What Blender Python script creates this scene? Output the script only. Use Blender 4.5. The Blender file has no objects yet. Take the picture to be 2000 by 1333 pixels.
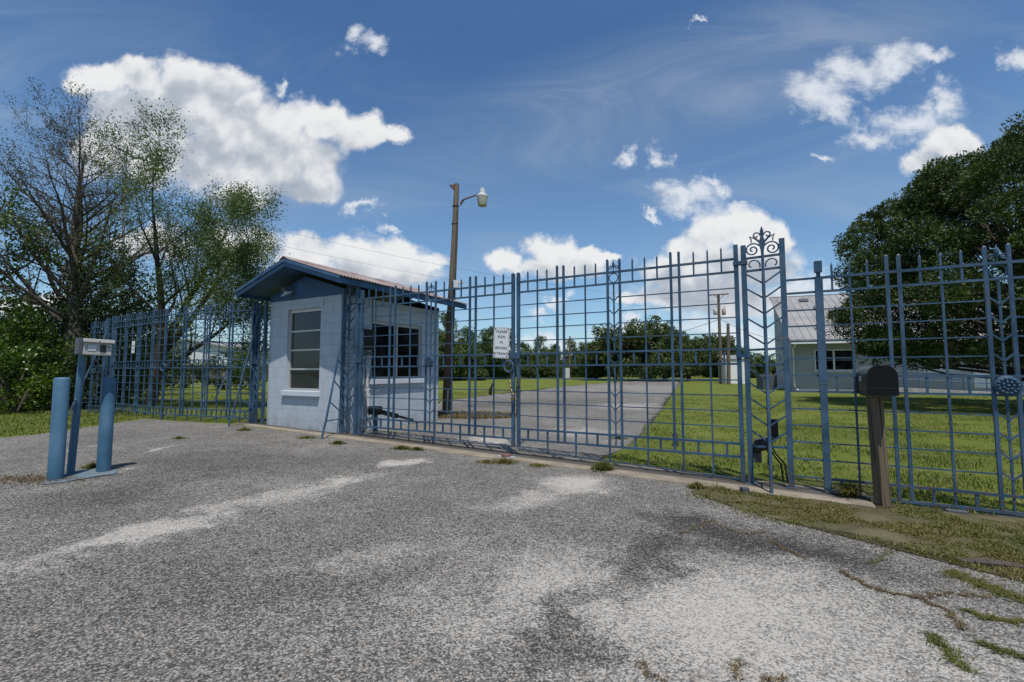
import bpy, bmesh, math, random
import numpy as np
from mathutils import Vector, Matrix, noise
R = math.radians
C = bpy.context.scene.collection
SC = bpy.context.scene
random.seed(7); RNG = np.random.default_rng(7)

# ------------------------------------------------------------------ camera
CAM_H = 1.2; F = 888.89; PITCH = R(3.88); TH = R(-28.9)
cam = bpy.data.cameras.new('camera'); cam.lens = 16; cam.sensor_width = 36; cam.sensor_fit = 'HORIZONTAL'
cam.clip_start = 0.05; cam.clip_end = 4000
co = bpy.data.objects.new('camera', cam); C.objects.link(co)
co.location = (0, 0, CAM_H); co.rotation_euler = (R(90) + PITCH, 0, 0); SC.camera = co
SC.view_settings.view_transform = 'Standard'; SC.view_settings.look = 'None'
SC.view_settings.gamma = 1; SC.view_settings.exposure = 0.0
SC.cycles.max_bounces = 5; SC.cycles.diffuse_bounces = 2; SC.cycles.glossy_bounces = 3
SC.cycles.transparent_max_bounces = 8; SC.cycles.transmission_bounces = 4
SC.cycles.use_denoising = True

# ------------------------------------------------------------------ sun
SUN_EL = R(69); SUN_H = Vector((0.21, -0.978, 0)).normalized()
SUN_D = SUN_H * math.cos(SUN_EL) + Vector((0, 0, math.sin(SUN_EL)))
sl = bpy.data.lights.new('sun', 'SUN'); sl.energy = 4.8; sl.angle = R(0.5); sl.color = (1, 0.95, 0.88)
so = bpy.data.objects.new('sun', sl); C.objects.link(so); so.location = (5, -10, 30)
so.rotation_euler = (-SUN_D).to_track_quat('-Z', 'Y').to_euler()

# ------------------------------------------------------------------ photo geometry: pixel -> point in the place
cp, sp = math.cos(PITCH), math.sin(PITCH)
def ray(x, y):
    X = (x - 1000) / F; Z = -(y - 666.5) / F
    return Vector((X, cp - sp * Z, sp + cp * Z))
G = Vector((math.cos(TH), math.sin(TH), 0)); N = Vector((-math.sin(TH), math.cos(TH), 0)); O = Vector((0, 6.5, 0))
def W(u, v, z=0.0): return O + G * u + N * v + Vector((0, 0, z))
def uof(x, y): return (x - O.x) * G.x + (y - O.y) * G.y
def gh(x, y): return 0.025 - 0.02 * max(-6.0, min(6.0, uof(x, y)))       # height of the gently tilted ground
def gnd(x, y):
    d = ray(x, y); z = 0.03
    for _ in range(25):
        k = (z - CAM_H) / d.z; p = Vector((0, 0, CAM_H)) + d * k; z = gh(p.x, p.y)
    return p
def at(x, y, Y):
    d = ray(x, y); return Vector((0, 0, CAM_H)) + d * (Y / d.y)

# ------------------------------------------------------------------ node helpers
class NT:
    dim = '3D'
    def __init__(s, tree): s.t = tree; s.n = tree.nodes; s.l = tree.links
    def node(s, ty, **kw):
        n = s.n.new(ty)
        for k, v in kw.items(): setattr(n, k, v)
        return n
    def put(s, sock, v):
        if isinstance(v, bpy.types.NodeSocket): s.l.new(v, sock)
        elif v is not None: sock.default_value = v
    def math(s, op, a, b=None, c=None, clamp=False):
        n = s.node('ShaderNodeMath', operation=op, use_clamp=clamp)
        for i, v in enumerate((a, b, c)): s.put(n.inputs[i], v)
        return n.outputs[0]
    def vmath(s, op, a, b=None, scale=None):
        n = s.node('ShaderNodeVectorMath', operation=op)
        s.put(n.inputs[0], a); s.put(n.inputs[1], b)
        if scale is not None: s.put(n.inputs[3], scale)
        return n.outputs['Value'] if op in ('LENGTH', 'DOT_PRODUCT', 'DISTANCE') else n.outputs[0]
    def mix(s, f, a, b, blend='MIX'):
        n = s.node('ShaderNodeMix', data_type='RGBA', blend_type=blend)
        s.put(n.inputs[0], f); s.put(n.inputs[6], a if isinstance(a, bpy.types.NodeSocket) else (*a[:3], 1)); s.put(n.inputs[7], b if isinstance(b, bpy.types.NodeSocket) else (*b[:3], 1))
        return n.outputs[2]
    def noise(s, vec, scale, detail=4, rough=0.55, dist=0.0, lac=2.0, out='Fac'):
        n = s.node('ShaderNodeTexNoise', noise_dimensions=s.dim); s.put(n.inputs['Vector'], vec)
        for k, v in (('Scale', scale), ('Detail', detail), ('Roughness', rough), ('Distortion', dist), ('Lacunarity', lac)): n.inputs[k].default_value = v
        return n.outputs[out]
    def voro(s, vec, scale, feature='F1', out='Distance', rnd=1.0, smooth=None):
        n = s.node('ShaderNodeTexVoronoi', feature=feature, voronoi_dimensions=s.dim); s.put(n.inputs['Vector'], vec); n.inputs['Scale'].default_value = scale; n.inputs['Randomness'].default_value = rnd
        if smooth is not None: n.inputs['Smoothness'].default_value = smooth
        return n.outputs[out]
    def step(s, v, lo, hi, a=0.0, b=1.0, smooth=True):
        n = s.node('ShaderNodeMapRange', interpolation_type='SMOOTHSTEP' if smooth else 'LINEAR')
        s.put(n.inputs[0], v)
        for i, q in enumerate((lo, hi, a, b)): n.inputs[i + 1].default_value = q
        return n.outputs[0]
    def ramp(s, f, stops):
        n = s.node('ShaderNodeValToRGB'); s.put(n.inputs[0], f); cr = n.color_ramp
        while len(cr.elements) < len(stops): cr.elements.new(0.5)
        for e, (p, c) in zip(cr.elements, stops): e.position = p; e.color = (*c[:3], 1)
        return n.outputs[0]
    def bump(s, h, strength=0.4, dist=0.01):
        n = s.node('ShaderNodeBump'); n.inputs['Strength'].default_value = strength; n.inputs['Distance'].default_value = dist
        s.put(n.inputs['Height'], h); return n.outputs[0]
    def comb(s, x, y, z):
        n = s.node('ShaderNodeCombineXYZ')
        for i, v in enumerate((x, y, z)): s.put(n.inputs[i], v)
        return n.outputs[0]
    def sep(s, v):
        n = s.node('ShaderNodeSeparateXYZ'); s.put(n.inputs[0], v); return n.outputs
    def pos(s): return s.node('ShaderNodeNewGeometry').outputs['Position']
    def objco(s): return s.node('ShaderNodeTexCoord').outputs['Object']

# ------------------------------------------------------------------ world: sky and clouds
world = bpy.data.worlds.new('World'); SC.world = world; world.use_nodes = True
def build_world():
    t = NT(world.node_tree); t.n.clear(); t.dim = '2D'
    sky = t.node('ShaderNodeTexSky', sky_type='NISHITA', sun_disc=False, sun_elevation=SUN_EL,
                 sun_rotation=math.atan2(SUN_H.x, SUN_H.y), altitude=20, air_density=1.0, dust_density=0.7, ozone_density=2.6)
    d = t.node('ShaderNodeTexCoord').outputs['Generated']
    x, y, z = t.sep(d)[:3]
    ys = t.math('MAXIMUM', y, 0.05)
    P = t.comb(t.math('DIVIDE', x, ys), t.math('DIVIDE', z, ys), 0.0)           # fixed plane of the sky, world +Y
    def tz(px, py):
        q = ray(px, py); return q.x / q.y, q.z / q.y
    n1 = t.noise(P, 7.0, 8, 0.62, 0.0, 2.1, 'Color')
    Pw = t.vmath('ADD', P, t.vmath('SCALE', t.vmath('SUBTRACT', n1, (0.5, 0.5, 0.5)), scale=0.085))
    def field(vec, blobs):
        acc = None; q = vec; pX = pZ = 0.0; pa = pb = 1.0                       # each blob's frame is mapped from the one before
        for i, (cx, cy, rx, ry) in enumerate(blobs):
            X, Z = tz(cx, cy); a, b = rx / F, ry / F
            if acc is not None and i % 4 == 0: q = t.vmath('ADD', q, t.vmath('SCALE', (1e-6, 0, 0), scale=acc))   # keeps the node order serial
            m = t.node('ShaderNodeMapping', vector_type='POINT'); t.put(m.inputs[0], q)
            m.inputs[1].default_value = ((pX - X) / a, (pZ - Z) / b, 0); m.inputs[3].default_value = (pa / a, pb / b, 1)
            q = m.outputs[0]; pX, pZ, pa, pb = X, Z, a, b
            ln = t.vmath('LENGTH', q)
            acc = ln if acc is None else t.math('SMOOTH_MIN', acc, ln, 0.2)
        return t.math('SUBTRACT', 1.0, acc)
    cum = [(190,156,74,52),(264,150,66,50),(356,156,66,52),(432,164,68,54),(300,215,156,96),(350,190,150,70),(430,230,120,90),(520,262,110,80),
           (575,318,112,80),(618,362,70,48),(630,236,66,48),(700,262,80,46),(752,266,50,30),(250,280,130,90),(390,310,120,84),(480,350,110,60),
           (470,480,100,52),(300,470,90,40),(600,500,80,46),(690,497,92,48),(770,502,80,42),(832,512,56,30),(700,540,200,34),
           (985,507,38,28),(1052,488,44,34),(1092,492,56,38),(1150,500,60,28),(1192,498,32,16),(1080,522,135,26),
           (1400,452,76,48),(1342,484,58,38),(1452,450,66,48),(1504,462,56,40),(1532,476,38,28),(1420,520,170,60),(1318,530,66,40),(1400,585,180,44),(1250,596,60,16),
           (1852,288,70,48),(1806,322,56,34),(1882,286,50,40),(60,600,120,30)]
    wisp = [(1590,176,90,62),(1660,136,110,66),(1740,126,100,48),(1810,120,56,30),(1630,214,60,48),(1690,270,80,34),(1780,236,100,52),(1850,206,70,44),
            (1600,196,80,60),(690,76,46,34),(732,104,46,32),(1340,392,74,40),(1392,372,40,22),(1430,408,60,18),(1258,412,26,10),(712,412,48,18),
            (752,446,26,16),(1592,312,32,14),(546,166,22,18),(1360,36,24,10),(600,205,60,40),
            (1220,304,30,26),(1298,303,32,34),(1984,106,42,34),(1400,582,190,44),(1290,600,90,30),(1430,645,170,40),(1560,570,110,40),(1080,666,130,24),(1240,655,110,26),(1075,582,40,16),(1050,614,42,14),(1560,650,150,36),(960,690,200,22)]
    up = (0.012, 0.062, 0.0)
    D = field(Pw, cum)
    fine = t.noise(P, 13.0, 9, 0.62, 0.25)
    bil = t.voro(Pw, 19.0, 'SMOOTH_F1', smooth=0.6)
    d1 = t.math('ADD', t.math('ADD', D, t.math('MULTIPLY', t.math('SUBTRACT', fine, 0.5), 0.95)), t.math('MULTIPLY', t.math('SUBTRACT', 0.45, bil), 0.20))
    a1 = t.step(d1, -0.06, 0.46)
    # light on the clouds: how much cloud stands between a point and the high sun
    Du = field(t.vmath('ADD', Pw, up), cum)
    nu = t.noise(t.vmath('ADD', P, (0.008, 0.032, 0)), 6.0, 5, 0.52)
    n0 = t.noise(P, 6.0, 5, 0.52)
    sh = t.math('ADD', t.math('MULTIPLY', Du, 0.62), t.math('MULTIPLY', t.math('SUBTRACT', nu, n0), 2.6))
    sh = t.math('ADD', sh, t.math('MULTIPLY', t.math('SUBTRACT', fine, 0.5), -0.30))
    sh = t.math('ADD', sh, t.math('MULTIPLY', t.math('SUBTRACT', bil, 0.4), 0.30))
    lit = t.step(sh, -0.40, 0.78, 1.0, 0.0)
    ccol = t.ramp(lit, [(0.0, (0.47, 0.52, 0.60)), (0.25, (0.60, 0.645, 0.71)), (0.6, (0.80, 0.825, 0.86)), (1.0, (0.93, 0.94, 0.95))])
    Dw = field(t.vmath('ADD', P, t.vmath('SCALE', t.vmath('SUBTRACT', n1, (0.5, 0.5, 0.5)), scale=0.16)), wisp)
    mw = t.node('ShaderNodeMapping'); t.put(mw.inputs[0], P); mw.inputs[2].default_value = (0, 0, R(25)); mw.inputs[3].default_value = (1, 2.0, 1)
    fw = t.noise(mw.outputs[0], 14.0, 8, 0.66, 0.6)
    aw = t.math('MULTIPLY', t.step(t.math('ADD', Dw, t.math('MULTIPLY', t.math('SUBTRACT', fw, 0.5), 1.0)), 0.0, 0.95), 0.90)
    # thin high haze streaks
    mc = t.node('ShaderNodeMapping'); t.put(mc.inputs[0], P); mc.inputs[2].default_value = (0, 0, R(-20)); mc.inputs[3].default_value = (0.7, 2.2, 1)
    ci = t.noise(mc.outputs[0], 2.4, 7, 0.62, 0.8)
    ac = t.math('MULTIPLY', t.step(ci, 0.40, 0.76), 0.34)
    # sky tint
    sk = t.mix(t.step(z, 0.62, 0.30), t.mix(1.0, sky.outputs[0], (0.66, 0.96, 1.18), 'MULTIPLY'), t.mix(1.0, sky.outputs[0], (1.0, 1.22, 1.32), 'MULTIPLY'))
    mb_ = t.node('ShaderNodeMapping', vector_type='TEXTURE'); t.put(mb_.inputs[0], P); bx_, bz_ = tz(1330, 175)
    mb_.inputs[1].default_value = (bx_, bz_, 0); mb_.inputs[2].default_value = (0, 0, R(17)); mb_.inputs[3].default_value = (820 / F, 170 / F, 1)
    band = t.math('MULTIPLY', t.step(t.vmath('LENGTH', mb_.outputs[0]), 1.1, 0.1), t.step(ci, 0.30, 0.68, 0.25, 1.0))
    ac = t.math('MULTIPLY', ac, t.step(z, 0.62, 0.36, 0.10, 1.0))
    ac = t.math('MAXIMUM', ac, t.math('MULTIPLY', band, 0.62))
    K = 9.0      # clouds in the sky texture's own units
    sk2 = t.mix(ac, sk, (0.42 * K, 0.50 * K, 0.62 * K))
    front = t.step(y, 0.03, 0.15)
    sk3 = t.mix(t.math('MULTIPLY', aw, front), sk2, (0.86 * K, 0.90 * K, 0.96 * K))
    sc = t.vmath('SCALE', ccol, scale=K)
    sk4 = t.mix(t.math('MULTIPLY', a1, front), sk3, sc)
    # scattered clouds over the rest of the sky, behind the camera
    zz = t.math('MAXIMUM', z, 0.08)
    Q = t.comb(t.math('DIVIDE', x, zz), t.math('DIVIDE', y, zz), 0.0)
    bk = t.math('MULTIPLY', t.math('MULTIPLY', t.step(t.noise(Q, 0.55, 5, 0.6), 0.58, 0.72), t.step(y, 0.05, -0.15)), t.step(z, 0.02, 0.15))
    sk5 = t.mix(bk, sk4, (0.6 * K, 0.63 * K, 0.67 * K))
    bg = t.node('ShaderNodeBackground'); bg.inputs[1].default_value = 0.10
    t.put(bg.inputs[0], sk5)
    out = t.node('ShaderNodeOutputWorld'); t.l.new(bg.outputs[0], out.inputs[0])
build_world()

# ------------------------------------------------------------------ materials
def mat(name, fn):
    m = bpy.data.materials.new(name); m.use_nodes = True; t = NT(m.node_tree); t.n.clear()
    b = t.node('ShaderNodeBsdfPrincipled'); o = t.node('ShaderNodeOutputMaterial'); t.l.new(b.outputs[0], o.inputs[0])
    fn(t, b, o); return m
def setp(t, b, col=None, rough=None, metal=None, spec=None, normal=None):
    if col is not None: t.put(b.inputs['Base Color'], col if isinstance(col, bpy.types.NodeSocket) else (*col[:3], 1))
    if rough is not None: t.put(b.inputs['Roughness'], rough)
    if metal is not None: t.put(b.inputs['Metallic'], metal)
    if spec is not None: t.put(b.inputs['Specular IOR Level'], spec)
    if normal is not None: t.put(b.inputs['Normal'], normal)
def simple(name, col, rough=0.6, var=0.18, scale=8.0, metal=0.0, spec=0.4, bump=0.0):
    def fn(t, b, o):
        p = t.objco(); n = t.noise(p, scale, 5, 0.6)
        c = t.mix(n, [q * (1 - var) for q in col], [min(1, q * (1 + var)) for q in col])
        setp(t, b, c, rough, metal, spec, t.bump(t.noise(p, scale * 6, 3), bump, 0.005) if bump else None)
    return mat(name, fn)
def painted_metal(name, col, rust=0.62, fade=0.35):
    def fn(t, b, o):
        p = t.pos(); z = t.sep(p)[2]; a = t.noise(p, 3.0, 5, 0.65); s = t.noise(p, 28.0, 5, 0.7); big = t.noise(p, 6.5, 4, 0.6)
        c = t.mix(t.step(a, 0.3, 0.75), [q * 0.82 for q in col], [min(1, q * (1 + fade) + 0.03) for q in col])
        low = t.math('ADD', t.step(z, 0.45, 0.0, 0.0, 0.09), t.step(big, 0.52, 0.72, 0.0, 0.07))
        k = t.math('ADD', s, low)
        c = t.mix(t.math('MULTIPLY', t.step(k, rust - 0.03, rust + 0.03), 0.35), c, (0.12, 0.125, 0.125))
        c = t.mix(t.math('MULTIPLY', t.step(k, rust + 0.02, rust + 0.09), 0.9), c, (0.085, 0.055, 0.04))
        setp(t, b, c, t.step(a, 0.3, 0.7, 0.40, 0.66), 0, 0.35, t.bump(s, 0.25, 0.004))
    return mat(name, fn)
M = {}
M['blue'] = painted_metal('blue_paint', (0.020, 0.064, 0.118), 0.58)
M['blue_dark'] = painted_metal('dark_blue_paint', (0.0176, 0.0680, 0.1600), 0.70, 0.25)
M['trim'] = painted_metal('trim_paint', (0.0255, 0.0850, 0.1700), 0.70, 0.2)
M['bollard'] = painted_metal('bollard_paint', (0.048, 0.128, 0.208), 0.74, 0.15)
def blocks(t, b, o):
    p = t.objco(); x, y, z = t.sep(p)[:3]
    h = t.math('ADD', x, y)                       # runs along whichever wall it is on
    br = t.node('ShaderNodeTexBrick', offset=0.5); t.put(br.inputs['Vector'], t.comb(h, z, 0.0))
    for k, v in (('Scale', 1.0), ('Mortar Size', 0.006), ('Mortar Smooth', 0.3), ('Brick Width', 0.4064), ('Row Height', 0.2032), ('Bias', 0.0)): br.inputs[k].default_value = v
    br.inputs['Color1'].default_value = (0.405, 0.455, 0.505, 1); br.inputs['Color2'].default_value = (0.425, 0.475, 0.525, 1); br.inputs['Mortar'].default_value = (0.325, 0.37, 0.42, 1)
    st = t.noise(t.comb(t.math('MULTIPLY', h, 3.0), t.math('MULTIPLY', z, 0.8), 0.0), 2.0, 6, 0.65)
    c = t.mix(t.step(st, 0.42, 0.75, 0, 0.55), br.outputs[0], (0.30, 0.325, 0.35))
    dirt = t.math('MULTIPLY', t.step(z, 0.42, 0.02), t.step(t.noise(p, 7.0, 5, 0.7), 0.35, 0.75))
    c = t.mix(t.math('MULTIPLY', dirt, 0.75), c, (0.25, 0.225, 0.185))
    hgt = t.math('SUBTRACT', t.math('MULTIPLY', t.noise(p, 90.0, 3), 0.25), br.outputs['Fac'])
    setp(t, b, c, 0.7, 0, 0.3, t.bump(hgt, 0.55, 0.006))
M['block'] = mat('painted_block', blocks)
M['housewall'] = simple('house_wall', (0.37, 0.38, 0.39), .75, .18, .6)
M['sill'] = simple('sill_paint', (0.5280, 0.5600, 0.6000), 0.6, 0.12, 6)
M['alu'] = simple('aluminium', (0.50, 0.49, 0.47), 0.45, 0.15, 10, 0.4)
M['glass'] = mat('window_glass', lambda t, b, o: setp(t, b, t.mix(t.noise(t.objco(), 2.5, 3), (0.012, 0.016, 0.020), (0.040, 0.046, 0.052)), 0.05, 0, 0.42))
M['glass_dark'] = mat('dark_glass', lambda t, b, o: setp(t, b, t.mix(t.step(t.noise(t.objco(), 1.2, 2), 0.45, 0.6), (0.004, 0.004, 0.006), (0.02, 0.02, 0.024)), 0.10, 0, 0.3))
M['white'] = simple('white_paint', (0.74, 0.74, 0.72), 0.55, 0.08, 5)
M['offwhite'] = simple('weathered_white', (0.52, 0.53, 0.53), 0.65, 0.14, 3)
M['black'] = simple('black_plastic', (0.012, 0.012, 0.013), 0.35, 0.2, 10)
M['blacksheet'] = simple('black_enamel', (0.005, 0.0055, 0.0065), 0.34, 0.25, 5, 0, 0.22)
M['darkmetal'] = simple('dark_steel', (0.05, 0.048, 0.045), 0.5, 0.3, 12, 0.5)
M['galv'] = simple('galvanised_steel', (0.42, 0.43, 0.44), 0.5, 0.15, 9, 0.5)
M['stainless'] = simple('brushed_steel', (0.42, 0.40, 0.365), 0.5, 0.10, 4, 0.35)
M['greydark'] = simple('dark_grey', (0.075, 0.08, 0.09), 0.5, 0.15, 8)
M['brass'] = simple('brass', (0.22, 0.16, 0.07), 0.4, 0.2, 20, 0.7)
M['rust'] = simple('rusty_steel', (0.13, 0.065, 0.045), 0.8, 0.35, 14)
M['lettering'] = simple('black_lettering', (0.02, 0.02, 0.022), 0.6, 0.1)
M['lens'] = mat('lamp_lens', lambda t, b, o: setp(t, b, t.mix(t.noise(t.objco(), 20, 3), (0.32, 0.30, 0.22), (0.44, 0.42, 0.34)), 0.35, 0, 0.5))
def wood(name, a, c, low=None):
    def fn(t, b, o):
        p = t.objco(); x, y, z = t.sep(p)[:3]
        g = t.noise(t.comb(t.math('MULTIPLY', x, 34), t.math('MULTIPLY', y, 34), t.math('MULTIPLY', z, 1.3)), 1.0, 6, 0.62, 0.6)
        cr = t.step(t.noise(t.comb(t.math('MULTIPLY', x, 60), t.math('MULTIPLY', y, 60), t.math('MULTIPLY', z, 0.8)), 1.0, 4, 0.6, 0.4), 0.57, 0.64)
        col = t.mix(g, a, c)
        if low: col = t.mix(t.step(t.math('ADD', z, t.math('MULTIPLY', g, 0.9)), low[0], low[0] + 1.0, 1, 0), col, low[1])
        col = t.mix(t.math('MULTIPLY', cr, 0.8), col, [q * 0.25 for q in a])
        setp(t, b, col, 0.85, 0, 0.25, t.bump(t.math('SUBTRACT', g, cr), 0.7, 0.01))
    return mat(name, fn)
M['pole'] = wood('weathered_pole', (0.075, 0.06, 0.045), (0.25, 0.205, 0.15), (3.3, (0.016, 0.013, 0.011)))
M['post'] = wood('treated_post', (0.060, 0.044, 0.028), (0.225, 0.175, 0.118))
M['pole_far'] = wood('grey_pole', (0.09, 0.07, 0.055), (0.19, 0.155, 0.125))
M['bark'] = wood('bark', (0.030, 0.025, 0.021), (0.12, 0.10, 0.083))
M['bark_light'] = wood('grey_bark', (0.030, 0.026, 0.022), (0.15, 0.13, 0.112))
def roofred(t, b, o):
    p = t.objco(); n = t.noise(p, 2.2, 6, 0.65)
    c = t.ramp(n, [(0.25, (0.12, 0.075, 0.062)), (0.45, (0.21, 0.145, 0.125)), (0.55, (0.28, 0.23, 0.21)), (0.75, (0.36, 0.335, 0.32))])
    setp(t, b, c, 0.6, 0.1, 0.35)
M['roofred'] = mat('rusty_corrugated', roofred)
def roofgrey(t, b, o):
    p = t.objco(); n = t.noise(p, 0.7, 6, 0.7); x = t.sep(p)[0]
    c = t.ramp(n, [(0.25, (0.17, 0.165, 0.17)), (0.5, (0.27, 0.265, 0.26)), (0.75, (0.36, 0.345, 0.33))])
    setp(t, b, c, 0.5, 0.25, 0.4)
M['roofgrey'] = mat('old_metal_roof', roofgrey)
def concrete(name, c0, c1, dark=None):
    def fn(t, b, o):
        p = t.pos(); n = t.noise(p, 3.2, 7, 0.68); f = t.noise(p, 60, 4, 0.7)
        col = t.mix(t.step(n, 0.32, 0.68), c0, c1)
        col = t.mix(t.step(f, 0.55, 0.72, 0, 0.4), col, [q * 0.45 for q in c0])
        if dark: col = dark(t, p, n, col)
        setp(t, b, col, 0.9, 0, 0.2, t.bump(f, 0.4, 0.006))
    return mat(name, fn)
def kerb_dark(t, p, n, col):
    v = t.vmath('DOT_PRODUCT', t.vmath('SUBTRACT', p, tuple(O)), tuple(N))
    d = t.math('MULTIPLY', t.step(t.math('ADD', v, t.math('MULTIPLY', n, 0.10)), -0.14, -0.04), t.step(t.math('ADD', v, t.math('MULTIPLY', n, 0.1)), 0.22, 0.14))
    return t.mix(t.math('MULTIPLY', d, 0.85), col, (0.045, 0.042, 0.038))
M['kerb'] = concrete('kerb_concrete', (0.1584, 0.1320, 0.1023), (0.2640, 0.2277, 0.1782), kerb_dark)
M['concrete'] = concrete('pale_concrete', (0.2550, 0.2550, 0.2465), (0.3910, 0.3825, 0.3655))
M['pad'] = concrete('blue_stained_concrete', (0.13, 0.125, 0.115), (0.11, 0.17, 0.225))

def asphalt(t, b, o, patches, base=0.5):
    p = t.pos()
    wp = t.vmath('ADD', p, t.vmath('SCALE', t.vmath('SUBTRACT', t.noise(p, 2.3, 6, 0.7, out='Color'), (0.5, 0.5, 0.5)), scale=1.3))
    big = t.noise(p, 0.55, 6, 0.62); mid = t.noise(p, 3.0, 6, 0.7)
    acc = t.math('ADD', base, t.math('ADD', t.math('MULTIPLY', t.math('SUBTRACT', big, 0.5), 0.50), t.math('MULTIPLY', t.math('SUBTRACT', mid, 0.5), 0.34)))
    for (cx, cy, ang, la, lb, wgt) in patches:                          # sandy and tarry stains where the surface has them
        m = t.node('ShaderNodeMapping', vector_type='TEXTURE'); t.put(m.inputs[0], wp)
        m.inputs[1].default_value = (cx, cy, 0); m.inputs[2].default_value = (0, 0, ang); m.inputs[3].default_value = (la, lb, 1000)
        f = t.step(t.vmath('LENGTH', m.outputs[0]), 0.1, 1.35, wgt * 0.72, 0.0)
        acc = t.math('ADD', acc, f)
    vr = t.node('ShaderNodeTexVoronoi', feature='F1'); t.put(vr.inputs['Vector'], p); vr.inputs['Scale'].default_value = 110
    stone = t.sep(vr.outputs['Color'])
    vr2 = t.node('ShaderNodeTexVoronoi', feature='F1'); t.put(vr2.inputs['Vector'], p); vr2.inputs['Scale'].default_value = 43
    st2 = t.sep(vr2.outputs['Color'])
    k = t.math('ADD', acc, t.math('MULTIPLY', t.math('SUBTRACT', stone[0], 0.5), 0.76))
    k = t.math('ADD', k, t.math('MULTIPLY', t.math('SUBTRACT', st2[0], 0.5), 0.16))
    col = t.ramp(k, [(0.0, (0.026, 0.0255, 0.0245)), (0.3, (0.068, 0.066, 0.062)), (0.55, (0.153, 0.147, 0.136)), (0.8, (0.275, 0.260, 0.237)), (1.0, (0.39, 0.37, 0.335))])
    # gaps between the stones are dark tar
    gap = t.step(vr.outputs['Distance'], 0.40, 0.72)
    tarry = t.step(acc, 0.95, 0.40)
    col = t.mix(t.math('MULTIPLY', t.math('MULTIPLY', gap, tarry), 0.7), col, (0.03, 0.03, 0.03))
    col = t.mix(t.step(stone[1], 0.90, 0.97, 0, 0.6), col, (0.3520, 0.2800, 0.2160))
    sandy = t.step(acc, 0.85, 1.15, 0, 0.55)
    col = t.mix(t.math('MULTIPLY', sandy, t.noise(p, 30, 4, 0.7)), col, (0.3750, 0.3488, 0.3075))
    ck = t.node('ShaderNodeTexVoronoi', feature='DISTANCE_TO_EDGE'); t.put(ck.inputs['Vector'], t.vmath('ADD', p, t.vmath('SCALE', t.vmath('SUBTRACT', t.noise(p, 1.7, 7, 0.72, out='Color'), (0.5, 0.5, 0.5)), scale=0.9))); ck.inputs['Scale'].default_value = 0.55
    crack = t.math('MULTIPLY', t.step(ck.outputs['Distance'], 0.0035, 0.0010), t.step(t.noise(p, 0.7, 3), 0.48, 0.60))
    col = t.mix(t.math('MULTIPLY', crack, 0.85), col, (0.022, 0.02, 0.017))
    hh = t.math('ADD', t.math('MULTIPLY', vr.outputs['Distance'], -1.0), t.math('MULTIPLY', st2[1], 0.3))
    setp(t, b, col, 0.88, 0, 0.25, t.bump(hh, 0.8, 0.006))
def patch(px, py, px2, py2, width, wgt):
    a, c = gnd(px, py), gnd(px2, py2); m = (a + c) / 2; d = c - a
    return (m.x, m.y, math.atan2(d.y, d.x), max(d.length / 2, 0.05), width, wgt)
P1 = [patch(0, 1120, 480, 985, 0.22, 0.55), patch(400, 1000, 760, 925, 0.25, 0.38), patch(740, 912, 830, 900, 0.22, 0.75), patch(640, 945, 700, 935, 0.25, 0.4),
      patch(1060, 960, 1190, 935, 0.42, 0.62), patch(930, 1000, 1150, 960, 0.28, 0.35), patch(700, 1260, 1500, 1100, 0.7, 0.42), patch(1250, 1300, 1900, 1180, 0.75, 0.45),
      patch(480, 1140, 900, 1060, 0.22, 0.25), patch(1150, 1180, 1330, 1040, 0.26, -0.62), patch(980, 1300, 1180, 1170, 0.24, -0.55), patch(1250, 1000, 1600, 1090, 0.30, -0.75),
      patch(1480, 1060, 1800, 1120, 0.26, -0.50), patch(200, 900, 760, 905, 0.9, -0.22), patch(0, 1010, 350, 940, 0.5, -0.30), patch(300, 1180, 800, 1130, 0.3, -0.10),
      patch(285, 884, 345, 870, 0.07, 0.75), patch(150, 872, 260, 866, 0.1, 0.35), patch(205, 925, 270, 915, 0.10, 0.5)]
M['asphalt'] = mat('worn_asphalt', lambda t, b, o: asphalt(t, b, o, P1, 0.535))
P2 = [patch(900, 860, 1010, 862, 0.5, 0.55), patch(1080, 850, 1190, 840, 0.7, 0.35), patch(1150, 800, 1280, 790, 1.2, 0.35), patch(1000, 800, 1180, 780, 2.0, -0.18), patch(880, 800, 1050, 780, 1.5, -0.15), patch(1200, 770, 1310, 752, 6, 0.15)]
M['driveway'] = mat('gravelly_drive', lambda t, b, o: asphalt(t, b, o, P2, 0.55))
def grassmat(t, b, o):
    p = t.pos(); n = t.noise(p, 0.35, 6, 0.65); f = t.noise(p, 9.0, 6, 0.75); ff = t.noise(p, 55.0, 4, 0.75)
    k = t.math('ADD', t.math('MULTIPLY', n, 0.5), t.math('ADD', t.math('MULTIPLY', f, 0.35), t.math('MULTIPLY', ff, 0.25)))
    col = t.ramp(k, [(0.30, (0.045, 0.060, 0.010)), (0.46, (0.084, 0.106, 0.018)), (0.60, (0.122, 0.150, 0.026)), (0.78, (0.165, 0.145, 0.058))])
    col = t.mix(t.step(t.noise(p, 0.9, 6, 0.72), 0.52, 0.68, 0, 0.6), col, (0.17, 0.13, 0.075))
    setp(t, b, col, 0.95, 0, 0.1, t.bump(ff, 0.8, 0.03))
M['grass'] = mat('mown_grass', grassmat)
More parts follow.
